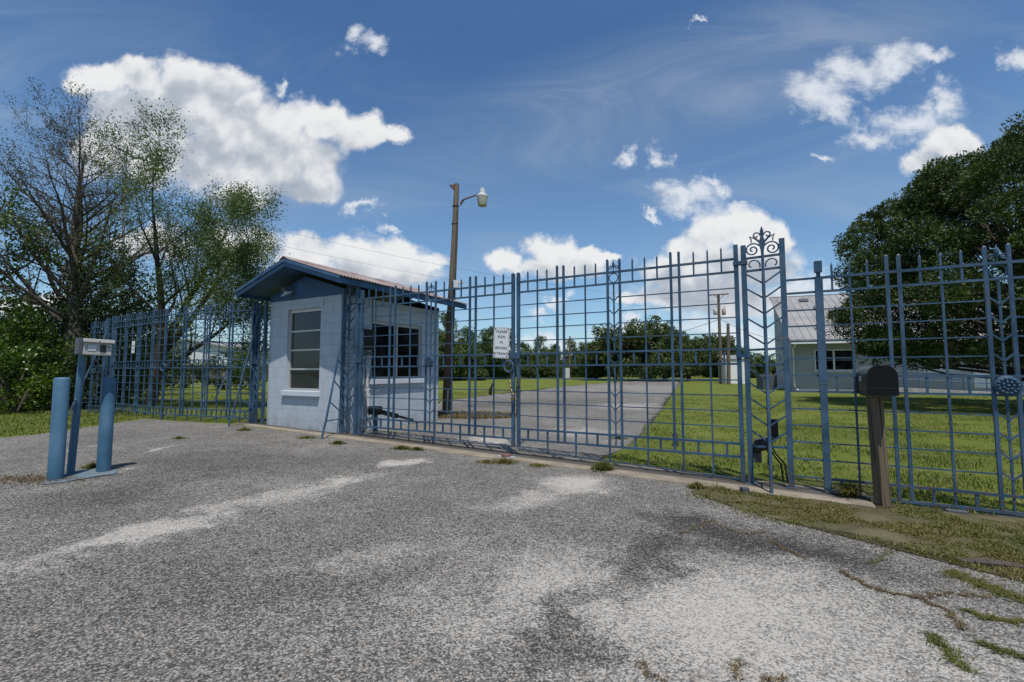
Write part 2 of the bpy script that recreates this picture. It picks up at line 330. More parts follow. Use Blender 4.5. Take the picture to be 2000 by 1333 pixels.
def leafmat(name, stops, trans=0.25, rough=0.55):
    def fn(t, b, o):
        r = t.node('ShaderNodeNewGeometry').outputs['Random Per Island']
        n = t.noise(t.objco(), 1.1, 3)
        k = t.math('ADD', t.math('MULTIPLY', r, 0.55), t.math('MULTIPLY', t.step(n, 0.32, 0.68), 0.45))
        c = t.ramp(k, stops); setp(t, b, c, rough, 0, 0.35)
        tr = t.node('ShaderNodeBsdfTranslucent'); t.put(tr.inputs[0], t.mix(1.0, c, (1.2, 1.35, 0.5), 'MULTIPLY'))
        mx = t.node('ShaderNodeMixShader'); mx.inputs[0].default_value = trans
        t.l.new(b.outputs[0], mx.inputs[1]); t.l.new(tr.outputs[0], mx.inputs[2]); t.l.new(mx.outputs[0], o.inputs[0])
    return mat(name, fn)
M['leaf_cypress'] = leafmat('cypress_leaves', [(0.1, (0.026, 0.034, 0.012)), (0.5, (0.048, 0.056, 0.020)), (0.9, (0.095, 0.070, 0.036))])
M['leaf_grey'] = leafmat('grey_green_leaves', [(0.1, (0.045, 0.078, 0.020)), (0.5, (0.080, 0.122, 0.034)), (0.9, (0.125, 0.160, 0.055))], 0.3)
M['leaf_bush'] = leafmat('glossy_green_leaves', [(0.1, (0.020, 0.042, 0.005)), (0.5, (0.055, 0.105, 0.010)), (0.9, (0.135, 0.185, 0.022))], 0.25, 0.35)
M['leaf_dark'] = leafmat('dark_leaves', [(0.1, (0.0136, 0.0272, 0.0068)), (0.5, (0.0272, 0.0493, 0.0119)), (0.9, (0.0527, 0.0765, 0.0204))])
M['leaf_cedar'] = leafmat('cedar_sprays', [(0.1, (0.016, 0.034, 0.006)), (0.5, (0.038, 0.066, 0.011)), (0.9, (0.088, 0.118, 0.024))], 0.18, 0.7)
M['leaf_oak'] = leafmat('oak_leaves', [(0.1, (0.030, 0.050, 0.014)), (0.5, (0.060, 0.088, 0.024)), (0.9, (0.110, 0.138, 0.045))], 0.25, 0.6)
M['leaf_pine'] = leafmat('pine_foliage', [(0.1, (0.042, 0.068, 0.020)), (0.5, (0.080, 0.118, 0.034)), (0.9, (0.135, 0.175, 0.058))], 0.25, 0.6)
M['blade'] = leafmat('grass_blades', [(0.1, (0.055, 0.078, 0.011)), (0.45, (0.098, 0.130, 0.020)), (0.72, (0.158, 0.172, 0.038)), (0.93, (0.25, 0.20, 0.095))], 0.3, 0.6)
M['dry'] = leafmat('dry_runners', [(0.1, (0.085, 0.060, 0.032)), (0.6, (0.165, 0.118, 0.062)), (0.9, (0.13, 0.13, 0.038))], 0.2, 0.8)
M['weed'] = leafmat('weed_leaves', [(0.1, (0.050, 0.070, 0.010)), (0.45, (0.105, 0.118, 0.020)), (0.75, (0.165, 0.138, 0.048)), (0.95, (0.15, 0.10, 0.05))], 0.3, 0.6)

# ------------------------------------------------------------------ mesh helpers
class MB:
    def __init__(s): s.v = []; s.f = []
    def add(s, vs, fs):
        o = len(s.v); s.v += [tuple(p) for p in vs]; s.f += [tuple(o + i for i in f) for f in fs]; return s
    def box(s, x0, y0, z0, x1, y1, z1):
        vs = [(x, y, z) for z in (z0, z1) for y in (y0, y1) for x in (x0, x1)]
        return s.add(vs, [(0, 2, 3, 1), (4, 5, 7, 6), (0, 1, 5, 4), (2, 6, 7, 3), (0, 4, 6, 2), (1, 3, 7, 5)])
    def bar(s, a, b, w, d=None, side=None):
        a, b = Vector(a), Vector(b); d = d or w; ax = (b - a).normalized()
        sd = Vector(side) if side else Vector((0, 1, 0))
        if abs(ax.dot(sd)) > 0.95: sd = Vector((1, 0, 0))
        e1 = ax.cross(sd).normalized(); e2 = ax.cross(e1).normalized()
        vs = [p + e1 * (i * w / 2) + e2 * (j * d / 2) for p in (a, b) for i, j in ((-1, -1), (1, -1), (1, 1), (-1, 1))]
        return s.add(vs, [(3, 2, 1, 0), (4, 5, 6, 7), (0, 1, 5, 4), (1, 2, 6, 5), (2, 3, 7, 6), (3, 0, 4, 7)])
    def spike(s, x, y, z0, z1, w):                                   # square pointed tip
        h = w / 2
        return s.add([(x - h, y - h, z0), (x + h, y - h, z0), (x + h, y + h, z0), (x - h, y + h, z0), (x, y, z1)], [(0, 1, 4), (1, 2, 4), (2, 3, 4), (3, 0, 4)])
    def tube(s, pts, rad, n=6, caps=True):
        pts = [Vector(p) for p in pts]; m = len(pts)
        if not isinstance(rad, (list, tuple)): rad = [rad] * m
        ref = Vector((0.31, 0.17, 0.93)); o = len(s.v)
        for i, p in enumerate(pts):
            ax = (pts[min(i + 1, m - 1)] - pts[max(i - 1, 0)])
            ax = ax.normalized() if ax.length > 1e-9 else Vector((0, 0, 1))
            if abs(ax.dot(ref)) > 0.97: ref = Vector((0.9, 0.3, 0.1))
            e1 = ax.cross(ref).normalized(); e2 = ax.cross(e1)
            for k in range(n):
                an = 2 * math.pi * k / n; s.v.append(tuple(p + (e1 * math.cos(an) + e2 * math.sin(an)) * rad[i]))
        for i in range(m - 1):
            for k in range(n):
                a = o + i * n + k; b = o + i * n + (k + 1) % n; s.f.append((a, b, b + n, a + n))
        if caps: s.f.append(tuple(o + k for k in range(n))[::-1]); s.f.append(tuple(o + (m - 1) * n + k for k in range(n)))
        return s
    def ring(s, c, r, tr, n=28, m=8, axis='y', sx=1.0):
        c = Vector(c); o = len(s.v)
        for i in range(n):
            a = 2 * math.pi * i / n
            for k in range(m):
                b = 2 * math.pi * k / m; q = r + tr * math.cos(b); h = tr * math.sin(b)
                s.v.append(tuple(c + (Vector((q * math.cos(a) * sx, h, q * math.sin(a))) if axis == 'y' else Vector((q * math.cos(a), q * math.sin(a), h)))))
        for i in range(n):
            for k in range(m): s.f.append((o + i * m + k, o + ((i + 1) % n) * m + k, o + ((i + 1) % n) * m + (k + 1) % m, o + i * m + (k + 1) % m))
        return s
    def lathe(s, prof, c=(0, 0, 0), n=24, axis='z'):
        o = len(s.v); m = len(prof); c = Vector(c)
        for (r, h) in prof:
            for k in range(n):
                a = 2 * math.pi * k / n
                p = Vector((r * math.cos(a), r * math.sin(a), h)) if axis == 'z' else Vector((r * math.cos(a), h, r * math.sin(a)))
                s.v.append(tuple(c + p))
        for i in range(m - 1):
            for k in range(n):
                a = o + i * n + k; b = o + i * n + (k + 1) % n; s.f.append((a, b, b + n, a + n))
        s.f.append(tuple(o + k for k in range(n))[::-1]); s.f.append(tuple(o + (m - 1) * n + k for k in range(n)))
        return s
    def prism(s, poly, y0, y1):                                       # polygon in xz extruded along y
        n = len(poly); vs = [(x, y0, z) for x, z in poly] + [(x, y1, z) for x, z in poly]
        return s.add(vs, [tuple(range(n)), tuple(range(2 * n - 1, n - 1, -1))] + [(i, i + n, (i + 1) % n + n, (i + 1) % n) for i in range(n)])
    def spiral(s, c, r0, r1, a0, turns, tr, n=26, y=0.0, sx=1):
        pts = [(c[0] + sx * (r0 + (r1 - r0) * i / n) * math.cos(a0 + turns * 2 * math.pi * i / n), y, c[1] + (r0 + (r1 - r0) * i / n) * math.sin(a0 + turns * 2 * math.pi * i / n)) for i in range(n + 1)]
        return s.tube(pts, tr, 6)
    def build(s, name, m, parent=None, smooth=False, bevel=0.0):
        me = bpy.data.meshes.new(name); me.from_pydata(s.v, [], s.f); me.update()
        bm = bmesh.new(); bm.from_mesh(me); bmesh.ops.recalc_face_normals(bm, faces=bm.faces[:]); bm.to_mesh(me); bm.free()
        me.materials.append(m)
        if smooth:
            me.polygons.foreach_set('use_smooth', [True] * len(me.polygons))
            me.set_sharp_from_angle(angle=R(40))
        o = bpy.data.objects.new(name, me); C.objects.link(o)
        if parent: o.parent = parent
        if bevel:
            md = o.modifiers.new('b', 'BEVEL'); md.width = bevel; md.segments = 2; md.limit_method = 'ANGLE'
        return o
def np_mesh(name, v, f, m, parent=None):
    """mesh from arrays: v (n,3), f (k,4) or (k,3)"""
    me = bpy.data.meshes.new(name); k = f.shape[1]
    me.vertices.add(len(v)); me.vertices.foreach_set('co', v.astype(np.float32).ravel())
    me.loops.add(f.size); me.loops.foreach_set('vertex_index', f.astype(np.int32).ravel())
    me.polygons.add(len(f)); me.polygons.foreach_set('loop_start', np.arange(0, f.size, k, dtype=np.int32))
    me.polygons.foreach_set('loop_total', np.full(len(f), k, dtype=np.int32))
    me.update(calc_edges=True); me.materials.append(m)
    o = bpy.data.objects.new(name, me); C.objects.link(o)
    if parent: o.parent = parent
    return o
def tag(o, label=None, cat=None, group=None, kind=None):
    if label: o['label'] = label
    if cat: o['category'] = cat
    if group: o['group'] = group
    if kind: o['kind'] = kind
    return o
def empty(name, loc, rz=0.0, label=None, cat=None, group=None):
    o = bpy.data.objects.new(name, None); C.objects.link(o); o.location = loc; o.rotation_euler = (0, 0, rz); o.empty_display_size = 0.2
    return tag(o, label, cat, group)
def copy_tree(o, parent=None):
    c = o.copy(); C.objects.link(c); c.parent = parent
    for ch in list(o.children): copy_tree(ch, c)
    return c
def text_part(s, size, loc, rot, m, parent, name='lettering', shear=0.0, ext=0.0008):
    cu = bpy.data.curves.new(name, 'FONT'); cu.body = s; cu.size = size; cu.align_x = 'CENTER'; cu.align_y = 'CENTER'; cu.extrude = ext; cu.offset = 0.0004; cu.shear = shear; cu.space_line = 1.0; cu.space_character = 1.12
    t = bpy.data.objects.new('tmp', cu); C.objects.link(t); dg = bpy.context.evaluated_depsgraph_get()
    me = bpy.data.meshes.new_from_object(t.evaluated_get(dg)); bpy.data.objects.remove(t)
    me.materials.clear(); me.materials.append(m); o = bpy.data.objects.new(name, me); C.objects.link(o); o.parent = parent; o.location = loc; o.rotation_euler = rot
    return o

# ================================================================== ground, road, drive, kerb
def sheet(name, poly, dz, m, label=None, kind='structure', cuts=(), cat=None):
    bm = bmesh.new(); vs = [bm.verts.new((x, y, 0)) for x, y in poly]
    bm.faces.new(vs); bmesh.ops.triangulate(bm, faces=bm.faces[:], ngon_method='EAR_CLIP')
    for uu in (-6, 6):
        bmesh.ops.bisect_plane(bm, geom=bm.verts[:] + bm.edges[:] + bm.faces[:], plane_co=W(uu, 0), plane_no=G)
    bmesh.ops.triangulate(bm, faces=bm.faces[:])
    for v in bm.verts: v.co.z = gh(v.co.x, v.co.y) + dz
    bmesh.ops.recalc_face_normals(bm, faces=bm.faces[:])
    if sum(f.normal.z for f in bm.faces) < 0: bmesh.ops.reverse_faces(bm, faces=bm.faces[:])
    me = bpy.data.meshes.new(name); bm.to_mesh(me); bm.free(); me.materials.append(m)
    o = bpy.data.objects.new(name, me); C.objects.link(o)
    return tag(o, label, cat, None, kind)
def crosses(P):
    n = len(P)
    def o(a, b, c): return (b[0] - a[0]) * (c[1] - a[1]) - (b[1] - a[1]) * (c[0] - a[0])
    for i in range(n):
        a, b = P[i], P[(i + 1) % n]
        for k in range(i + 2, n):
            if i == 0 and k == n - 1: continue
            c, d = P[k], P[(k + 1) % n]
            if max(a[0], b[0]) < min(c[0], d[0]) or max(c[0], d[0]) < min(a[0], b[0]): continue
            if o(a, b, c) * o(a, b, d) < 0 and o(c, d, a) * o(c, d, b) < 0: return True
    return False
def rough_poly(pts, jit, step, seed=0):
    for t in range(14):                                    # irregular edge; try again, gentler, if it would cross itself
        rnd = random.Random(seed + t); out = []; jj = jit * .9 ** t
        for i in range(len(pts)):
            a, b = Vector(pts[i]), Vector(pts[(i + 1) % len(pts)]); n = max(1, int((b - a).length / step)) if (b - a).length < 40 else 1
            d = (b - a).normalized() if (b - a).length else Vector((1, 0)); pn = Vector((-d.y, d.x))
            for k in range(n):
                q = a.lerp(b, k / n) + pn * (rnd.uniform(-jj, jj) * (1 + max(0, a.y - 9) * .06) if n > 1 and k else 0); out.append((q.x, q.y))
        if not crosses(out): return out
    return [tuple(p) for p in pts]
sheet('ground', [(-1500, -400), (1500, -400), (1500, 2500), (-1500, 2500)], 0.0, M['grass'], 'wide mown grass field reaching the far trees')
def g2(*pts): return [tuple(gnd(x, y)[:2]) for x, y in pts]
ROAD = [tuple(W(u, v)[:2]) for u, v in ((-6.3, -0.35), (-3.5, -0.30), (2.45, -0.30), (5.4, -0.10))] + [(6.0, 3.0), (6.0, 1.0), (5.5, -8), (-22, -8), (-22, 4.6)] + g2((-160, 866), (0, 856), (70, 850), (150, 838), (220, 828), (280, 819))
sheet('forecourt', rough_poly(ROAD, 0.05, 0.16, 3), 0.004, M['asphalt'], 'worn grey asphalt forecourt with sandy patches in front of the gate')
DRIVE = [tuple(W(u, v)[:2]) for u, v in ((-3.5, 0.25), (1.15, 0.25))] + g2((1210, 880), (1250, 848), (1276, 815), (1298, 785), (1314, 762), (1326, 747), (1322, 742), (1255, 744), (1180, 749), (1100, 756), (1040, 763), (960, 772), (905, 779)) + g2((868, 784), (846, 790)) + [tuple(W(-4.4, 3.1)[:2]), tuple(W(-3.45, 2.9)[:2])]
sheet('driveway', rough_poly(DRIVE, 0.085, 0.42, 5), 0.004, M['driveway'], 'grey gravelly drive curving away behind the gate')
# dirt patch round the foot of the pole behind the booth is part of the grass; kerb strip under the gate
def kerb_strip(name, u0, u1, v0, v1, h, seed, label):
    mb = MB(); n = int((u1 - u0) / 0.12); rnd = random.Random(seed); top = []
    for i in range(n + 1):
        u = u0 + (u1 - u0) * i / n; a = v0 + rnd.uniform(-0.02, 0.02) + 0.03 * math.sin(u * 2.1); b = v1 + rnd.uniform(-0.02, 0.02)
        row = []
        for v, z in ((a - 0.02, -0.05), (a, h * 0.7), (a + 0.04, h), (b - 0.04, h), (b, h * 0.7), (b + 0.02, -0.05)):
            q = W(u, v); row.append((q.x, q.y, gh(q.x, q.y) + z))
        top.append(row)
    o = 0
    for i, row in enumerate(top): mb.v += row
    for i in range(n):
        for k in range(5): mb.f.append((i * 6 + k, i * 6 + k + 1, (i + 1) * 6 + k + 1, (i + 1) * 6 + k))
    mb.f.append(tuple(range(6))); mb.f.append(tuple(n * 6 + k for k in range(6)))
    ob = mb.build(name, M['kerb'], None, True); tag(ob, label, None, None, 'structure'); return ob
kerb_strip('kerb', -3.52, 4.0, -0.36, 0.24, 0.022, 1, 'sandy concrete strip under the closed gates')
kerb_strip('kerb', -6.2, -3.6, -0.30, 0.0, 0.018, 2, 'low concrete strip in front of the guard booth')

# ================================================================== gates, towers and fence panels
ZR = dict(top=2.480, r2=2.334, r3=2.148, r4=1.978, r5=1.815, r6=1.6375, m1=1.456, m2=1.289, r9=1.109, r10=0.937, r11=0.764, r12=0.589, b1=0.406, b2=0.263)
TR_ = [.151, .3006, .4458, .5998, .6943, .8518, 1.0013, 1.1465, 1.3057, 1.4643, 1.6275, 1.7795, 1.9282, 2.0894, 2.1841, 2.349, 2.5017, 2.6482, 2.80]
TL_ = [.165, .3226, .4808, .6432, .749, .9111, 1.0741, 1.2378, 1.4034, 1.588, 1.755, 1.9227, 2.089, 2.2556, 2.3679, 2.5383, 2.7045, 2.87, 3.03]
KIND = ['s', 'f', 's', 'd', 'd', 's', 'f', 's', 'v', 'v', 's', 'f', 's', 'd', 'd', 's', 'f', 's', 'h']
def finial(mb, x, z, half):
    mb.lathe([(0.006, 0), (0.008, 0.05), (0.019, 0.075), (0.017, 0.10), (0.004, 0.145), (0.0005, 0.15)], (x, 0, z), 8)
    for s in (-1, 1):
        mb.spiral((x + s * half * 0.48, z + 0.045), half * 0.36, half * 0.08, R(170), -1.25, 0.0065, 20, 0.0, s)
def leaf(parent, T, s, dz=0.0, xoff=0.0, meeting=True, hinge=True, medal=False, low=None, bend=True, upto=99, blue=None):
    b = blue or M['blue']; Z = {k: v + dz for k, v in ZR.items()}
    X = [s * (t - xoff) for t in T]; x0 = s * (0 - xoff); n = min(upto, len(T)); X = X[:n]; xe = X[-1]
    def part(name, mb, m=None, sm=False): return mb.build(name, m or b, parent, sm)
    if meeting:
        mb = MB().box(x0 - 0.021, -0.021, Z['b2'] - 0.115, x0 + 0.021, 0.021, Z['top'] + 0.13); mb.spike(x0, 0, Z['top'] + 0.13, Z['top'] + 0.15, 0.04); part('stile', mb)
    if hinge:
        mb = MB().box(xe - 0.023, -0.023, (low or (0.0, 0.03))[1] + dz * 0 - 0.02, xe + 0.023, 0.023, Z['top'] + 0.16); part('stile', mb)
        for zz in (Z['top'] - 0.055, Z['m1'] - 0.075):
            part('hinge', MB().box(min(xe - 0.03, xe + s * 0.115), -0.033, zz - 0.02, max(xe + 0.03 * 1, xe + s * 0.115), 0.033, zz + 0.02))
    for k in ('top', 'r2', 'm1', 'm2', 'b1', 'b2'):
        th = 0.026 if k in ('top', 'b2', 'b1') else 0.0225
        part('rail', MB().bar((x0, -0.002, Z[k]), (xe, -0.002, Z[k]), th, 0.024))
    strip = [X[i] for i in range(n) if KIND[i] == 'v']
    for k in ('r3', 'r4', 'r5', 'r6', 'r9', 'r10', 'r11', 'r12'):
        mb = MB()
        if len(strip) == 2:
            a, c = strip if s > 0 else strip[::-1]
            lo, hi = min(x0, xe), max(x0, xe)
            sag = 0.004 * math.sin(k.__hash__() % 7 + x0)
            mb.bar((lo, 0.003, Z[k]), (min(strip), 0.003, Z[k] + sag), 0.0125, 0.012); mb.bar((max(strip), 0.003, Z[k] + sag), (hi, 0.003, Z[k]), 0.0125, 0.012)
        else: mb.bar((x0, 0.003, Z[k]), (xe, 0.003, Z[k]), 0.0145, 0.013)
        part('crossbar', mb)
    for i in range(n):
        x = X[i]; kd = KIND[i]; z1 = Z['top'] + 0.15 + 0.012 * random.random()
        if kd == 's':
            mb = MB().box(x - .009, -.009, Z['r2'], x + .009, .009, z1 - 0.03); mb.spike(x, 0, z1 - 0.03, z1, .018); part('picket', mb)
            part('short_bar', MB().box(x - .009, -.009, Z['m2'], x + .009, .009, Z['m1'])); part('short_bar', MB().box(x - .012, -.010, Z['b2'], x + .012, .010, Z['b1']))
        elif kd == 'f':
            mb = MB().box(x - .009, -.009, Z['b2'], x + .009, .009, z1 - 0.03); mb.spike(x, 0, z1 - 0.03, z1, .018); part('upright_bar', mb)
        elif kd in 'dv':
            mb = MB().box(x - .0138, -.0138, Z['b2'], x + .0138, .0138, z1 + 0.005); mb.spike(x, 0, z1 + 0.005, z1 + 0.022, .0276); part('upright_bar', mb)
    if len(strip) == 2:
        xc = sum(strip) / 2; half = abs(strip[1] - strip[0]) / 2
        mb = MB().box(xc - .0085, -.0085, Z['m1'], xc + .0085, .0085, Z['r2']); mb.box(xc - .0085, -.0085, Z['b2'], xc + .0085, .0085, Z['m2']); part('centre_bar', mb)
        for k in ('r3', 'r4', 'r5', 'r6', 'r9', 'r10', 'r11', 'r12'):
            mb = MB()
            for sd in (-1, 1): mb.bar((xc + sd * (half - .012), -0.006, Z[k] + 0.02), (xc, -0.006, Z[k] - 0.045), 0.0135, 0.012)
            part('chevron', mb)
        rr = min(half - 0.022, 0.062)
        part('ring', MB().ring((xc, 0, (Z['top'] + Z['r2']) / 2 - 0.002), rr, 0.0065), None, True)
        mb = MB(); finial(mb, xc, Z['top'] + 0.012, half); part('finial', mb, None, True)
        if medal:
            mb = MB(); zc = (Z['m1'] + Z['m2']) / 2
            mb.lathe([(0.0, -0.05), (0.075, -0.05), (0.088, -0.042), (0.09, -0.03), (0.0, -0.028)], (xc, 0, zc), 28, 'y')
            for rr_, cnt in ((0.0, 1), (0.034, 7), (0.064, 14)):
                for q in range(cnt):
                    an = 2 * math.pi * q / cnt; mb.lathe([(0.0135, 0), (0.010, -0.010), (0.004, -0.014)], (xc + rr_ * math.cos(an), -0.05, zc + rr_ * math.sin(an)), 7, 'y')
            part('medallion', mb, M['blue'], True)
        else:
            part('ring', MB().ring((xc, 0, (Z['m1'] + Z['m2']) / 2), rr, 0.006), None, True)
    if low:
        xs = [X[i] for i in (0, 2, 5, 8, 11, 14, 16) if i < n]
        mb = MB(); pts = [x0] + xs + [xe]; zf = lambda x: low[0] + (low[1] - low[0]) * abs(x - x0) / abs(xe - x0)
        for a, c in zip(pts, pts[1:]): mb.bar((a, 0, zf(a)), (c, 0, zf(c)), 0.016, 0.014)
        part('bottom_bar', mb)
        for x in xs[1:]:
            part('drop_bar', MB().box(x - .010, -.010, zf(x), x + .010, .010, Z['b2']))
        mb = MB(); mb.tube([(x0 + s * 0.02, 0, Z['b2'] - 0.10), (x0 + s * 0.035, 0, Z['b2'] - 0.05), (x0 + s * 0.09, 0, Z['b2'] - 0.015), (x0 + s * 0.14, 0, Z['b2'])], 0.008, 6); part('corner_brace', mb)
def ring_handle(parent, x, z):
    mb = MB().ring((x, -0.045, z), 0.078, 0.0135, 30, 8, 'y', 0.95); mb.box(x - 0.012, -0.055, z + 0.062, x + 0.012, -0.02, z + 0.10)
    mb.build('ring_handle', M['blue'], parent, True)

lf = empty('gate_leaf', W(-3.01, 0, 0), TH, 'closed blue iron gate leaf between the guard booth and the meeting stile', 'gate', 'ornamental iron gate leaves')
leaf(lf, TL_, -1, 0, TL_[-1], True, True, True, (0.155, 0.135)); ring_handle(lf, 3.03 - 0.05, 1.279)
lf2 = empty('gate_leaf', W(2.905, 0, 0), TH, 'closed blue iron gate leaf hinged on the tall scroll-topped tower', 'gate', 'ornamental iron gate leaves')
leaf(lf2, TR_, 1, 0, TR_[-1], True, True, False, (0.13, 0.02))
MB().box(-2.80 - 0.105, -0.045, 1.435 - 0.045, -2.80 + 0.035, -0.022, 1.435 + 0.04).build('latch_plate', M['blue'], lf2)
# side gate left of the booth, each leaf a copy of the pattern above
def aim(a, b): return math.atan2(b.y - a.y, b.x - a.x)
h1, ce, h2 = W(-6.02, -0.10), W(-8.60, -0.52), W(-11.42, -0.40)
sideL = empty('gate_leaf', h1, aim(ce, h1), 'blue iron gate leaf beside the booth with a lawn behind it', 'gate', 'ornamental iron gate leaves')
sc = (h1 - ce).length / 2.80
leaf(sideL, [t * sc for t in TR_], 1, 0, 2.80 * sc, True, True, False, (0.13, 0.12)); ring_handle(sideL, -2.80 * sc + 0.02, 1.30)
sideR = empty('gate_leaf', h2, aim(h2, ce), 'blue iron gate leaf in tree shade carrying a small white notice', 'gate', 'ornamental iron gate leaves')
sc2 = (h2 - ce).length / 3.03
leaf(sideR, [t * sc2 for t in TL_], -1, 0, 3.03 * sc2, True, True, False, (0.13, 0.12))

def tower(name, loc, rz, w, label, crest, brace, ztop=2.64, base=0.0):
    t = empty(name, loc, rz, label, 'gate post', 'scrollwork gate towers'); b = M['blue']
    def part(nm, mb, m=None, sm=False, par=None): return mb.build(nm, m or b, par or t, sm)
    h = w / 2
    for s in (-1, 1):
        part('post', MB().box(s * h - .027, -.027, base - 0.02, s * h + .027, .027, ztop + (0.03 if s > 0 else 0.0)), None, False)
        part('foot_plate', MB().box(s * h - .05, -.05, base - 0.03, s * h + .05, .05, base + 0.012))
    part('centre_bar', MB().box(-.015, -.042, base, .015, -.018, 2.50))
    for z in (2.49, 2.345, 1.462, 1.29, 0.41): part('crossbar', MB().bar((-h, 0, z), (h, 0, z + 0.01), 0.024, 0.02))
    for z in (2.31, 2.145, 1.975, 1.81, 1.635, 1.255, 1.10, 0.93, 0.755, 0.58):
        mb = MB()
        for s in (-1, 1): mb.bar((s * (h - .02), -0.012, z), (0, -0.018, z - 0.12), 0.017, 0.014)
        part('chevron', mb)
    for z0 in (2.345, 1.30):                                           # little C-scrolls between the paired crossbars
        mb = MB()
        for s in (-1, 1): mb.spiral((s * h * 0.52, z0 + 0.062), 0.075, 0.026, R(205), -0.72, 0.0075, 18, -0.004, s)
        part('scroll', mb, None, True)
    if crest:
        mb = MB(); mb.prism([(-.012, 2.44), (.012, 2.44), (.016, 2.56), (.030, 2.63), (.030, 2.66), (.014, 2.72), (.018, 2.78), (0.0, 2.835), (-.018, 2.78), (-.014, 2.72), (-.030, 2.66), (-.030, 2.63), (-.016, 2.56)], -0.03, -0.012)
        for s in (-1, 1):
            mb.spiral((s * 0.094, 2.578), 0.078, 0.012, R(150), -1.65, 0.0085, 34, -0.01, s)
            mb.spiral((s * 0.056, 2.735), 0.040, 0.012, R(190), -1.0, 0.0075, 22, -0.01, s)
            mb.tube([(s * 0.02, -0.01, 2.655), (s * 0.06, -0.01, 2.70), (s * 0.125, -0.01, 2.735)], [0.012, 0.011, 0.002], 6)
            mb.tube([(s * 0.125, -0.01, 2.735), (s * 0.106, -0.01, 2.70), (s * 0.105, -0.01, 2.66)], [0.004, 0.007, 0.006], 6)
        part('crest', mb, None, True)
    if brace:
        foot, knee, top = brace
        br = part('brace', MB().tube([foot, knee, ((knee[0] + top[0]) / 2, (knee[1] + top[1]) / 2, (knee[2] + top[2]) / 2), top], 0.0175, 10), None, True)
        for f0, dzz in ((0.16, 0.30), (0.34, 0.32), (0.52, 0.30)):
            q = [knee[i] + (top[i] - knee[i]) * f0 for i in range(3)]
            part('brace_strut', MB().bar(q, (0, -0.03, q[2] - dzz), 0.017, 0.015, (1, 0, 0)), None, False, br)
        part('brace_strut', MB().bar(knee, (0, -0.03, knee[2] + 0.01), 0.017, 0.015, (1, 0, 0)), None, False, br)
    return t
BR = ((0.0, -0.56, -0.02), (0.0, -0.47, 0.32), (-0.02, -0.045, 2.32))
tower('gate_tower', W(-3.295, 0, 0.06), TH, 0.35, 'blue scroll tower at the booth corner with a leaning pipe brace', True, BR)
tower('gate_tower', W(3.17, 0, -0.02), TH, 0.375, 'tall blue scroll-topped tower right of the closed double gate', True, ((0, -0.33, -0.04), (0, -0.27, 0.35), (0.0, -0.045, 2.25)))
tower('gate_tower', W(-5.82, -0.06, 0.06), TH, 0.30, 'dark blue scroll tower close to the left wall of the booth', False, ((-0.12, -0.52, 0.03), (-0.12, -0.43, 0.34), (-0.02, -0.045, 2.32)), 2.55)
tower('gate_tower', W(-11.68, -0.42, 0.06), TH, 0.34, 'shaded blue scroll tower under the trees with a leaning brace', False, ((0.1, -0.75, 0.05), (0.08, -0.66, 0.38), (0, -0.045, 2.25)), 2.55)
# fixed fence panels
fp = empty('fence_panel', W(3.64, 0, 0), TH, 'fixed blue iron fence panel behind the black mailbox', 'fence', 'fixed fence panels')
leaf(fp, TR_, 1, -0.295, 0.0, False, False, True, None)
MB().box(.035 - .03, -.03, -0.07, .035 + .03, .03, 1.075).build('post', M['blue'], fp); MB().box(.035 - .034, -.034, 1.085, .035 + .034, .034, 2.17).build('post', M['blue'], fp)
MB().box(.035 - .034, -.034, 2.245, .035 + .034, .034, 2.36).build('post_cap', M['blue'], fp); MB().box(.035 - .018, -.018, 2.17, .035 + .018, .018, 2.25).build('post_neck', M['blue'], fp)
for k, z in ZR.items():                                               # short bay that ties the panel to the tower
    MB().bar((-0.255, 0, z - 0.295), (0.01, 0, z - 0.295), 0.022 if k in ('top', 'r2') else 0.016, 0.015).build('crossbar', M['blue'], fp)
MB().bar((-0.255, 0, -0.05), (2.8, 0, -0.075), 0.02, 0.02).build('bottom_bar', M['blue'], fp)
MB().box(2.80, -.03, -0.1, 2.86, .03, 2.3).build('post', M['blue'], fp)
fl = empty('fence_panel', W(-11.9, -0.45, 0.0), TH, 'shaded blue iron fence panel half hidden by bushes', 'fence', 'fixed fence panels')
leaf(fl, TR_, -1, -0.10, 0.0, True, False, False, None, upto=6)

# ================================================================== gate furniture
def chain(pts, link, m, name, parent):
    mb = MB(); d = 0; pts = [Vector(p) for p in pts]; k = 0
    for a, b in zip(pts, pts[1:]):
        n = max(1, int((b - a).length / (link * 0.72)))
        for i in range(n):
            c = a.lerp(b, (i + 0.5) / n); ax = (b - a).normalized(); sd = ax.cross(Vector((0, 1, 0))).normalized() if k % 2 else Vector((0, 1, 0)); k += 1
            mb.tube([c - ax * link * .5, c - ax * link * .3 + sd * link * .28, c + ax * link * .3 + sd * link * .28, c + ax * link * .5, c + ax * link * .3 - sd * link * .28, c - ax * link * .3 - sd * link * .28, c - ax * link * .5], link * .105, 5, False)
    return mb.build(name, m, parent, True)
ch = empty('gate_chain', W(0.06, -0.03, 0.75), TH, 'twisted chain with brass padlock tying the two main leaves together', 'chain')
chain([(-.10, 0, .36), (-.05, -.03, .20), (0, -.04, .12), (.05, -.03, .20), (.09, -.02, .36)], 0.04, M['brass'], 'links', ch)
chain([(.06, -.03, .36), (.055, -.035, .1), (.055, -.035, -.14)], 0.042, M['darkmetal'], 'links', ch)
lk = MB().box(-.03, -.06, .055, .015, -.03, .10).build('padlock', M['brass'], ch)
MB().ring((-.008, -.045, .105), .016, .004).build('shackle', M['galv'], lk, True)
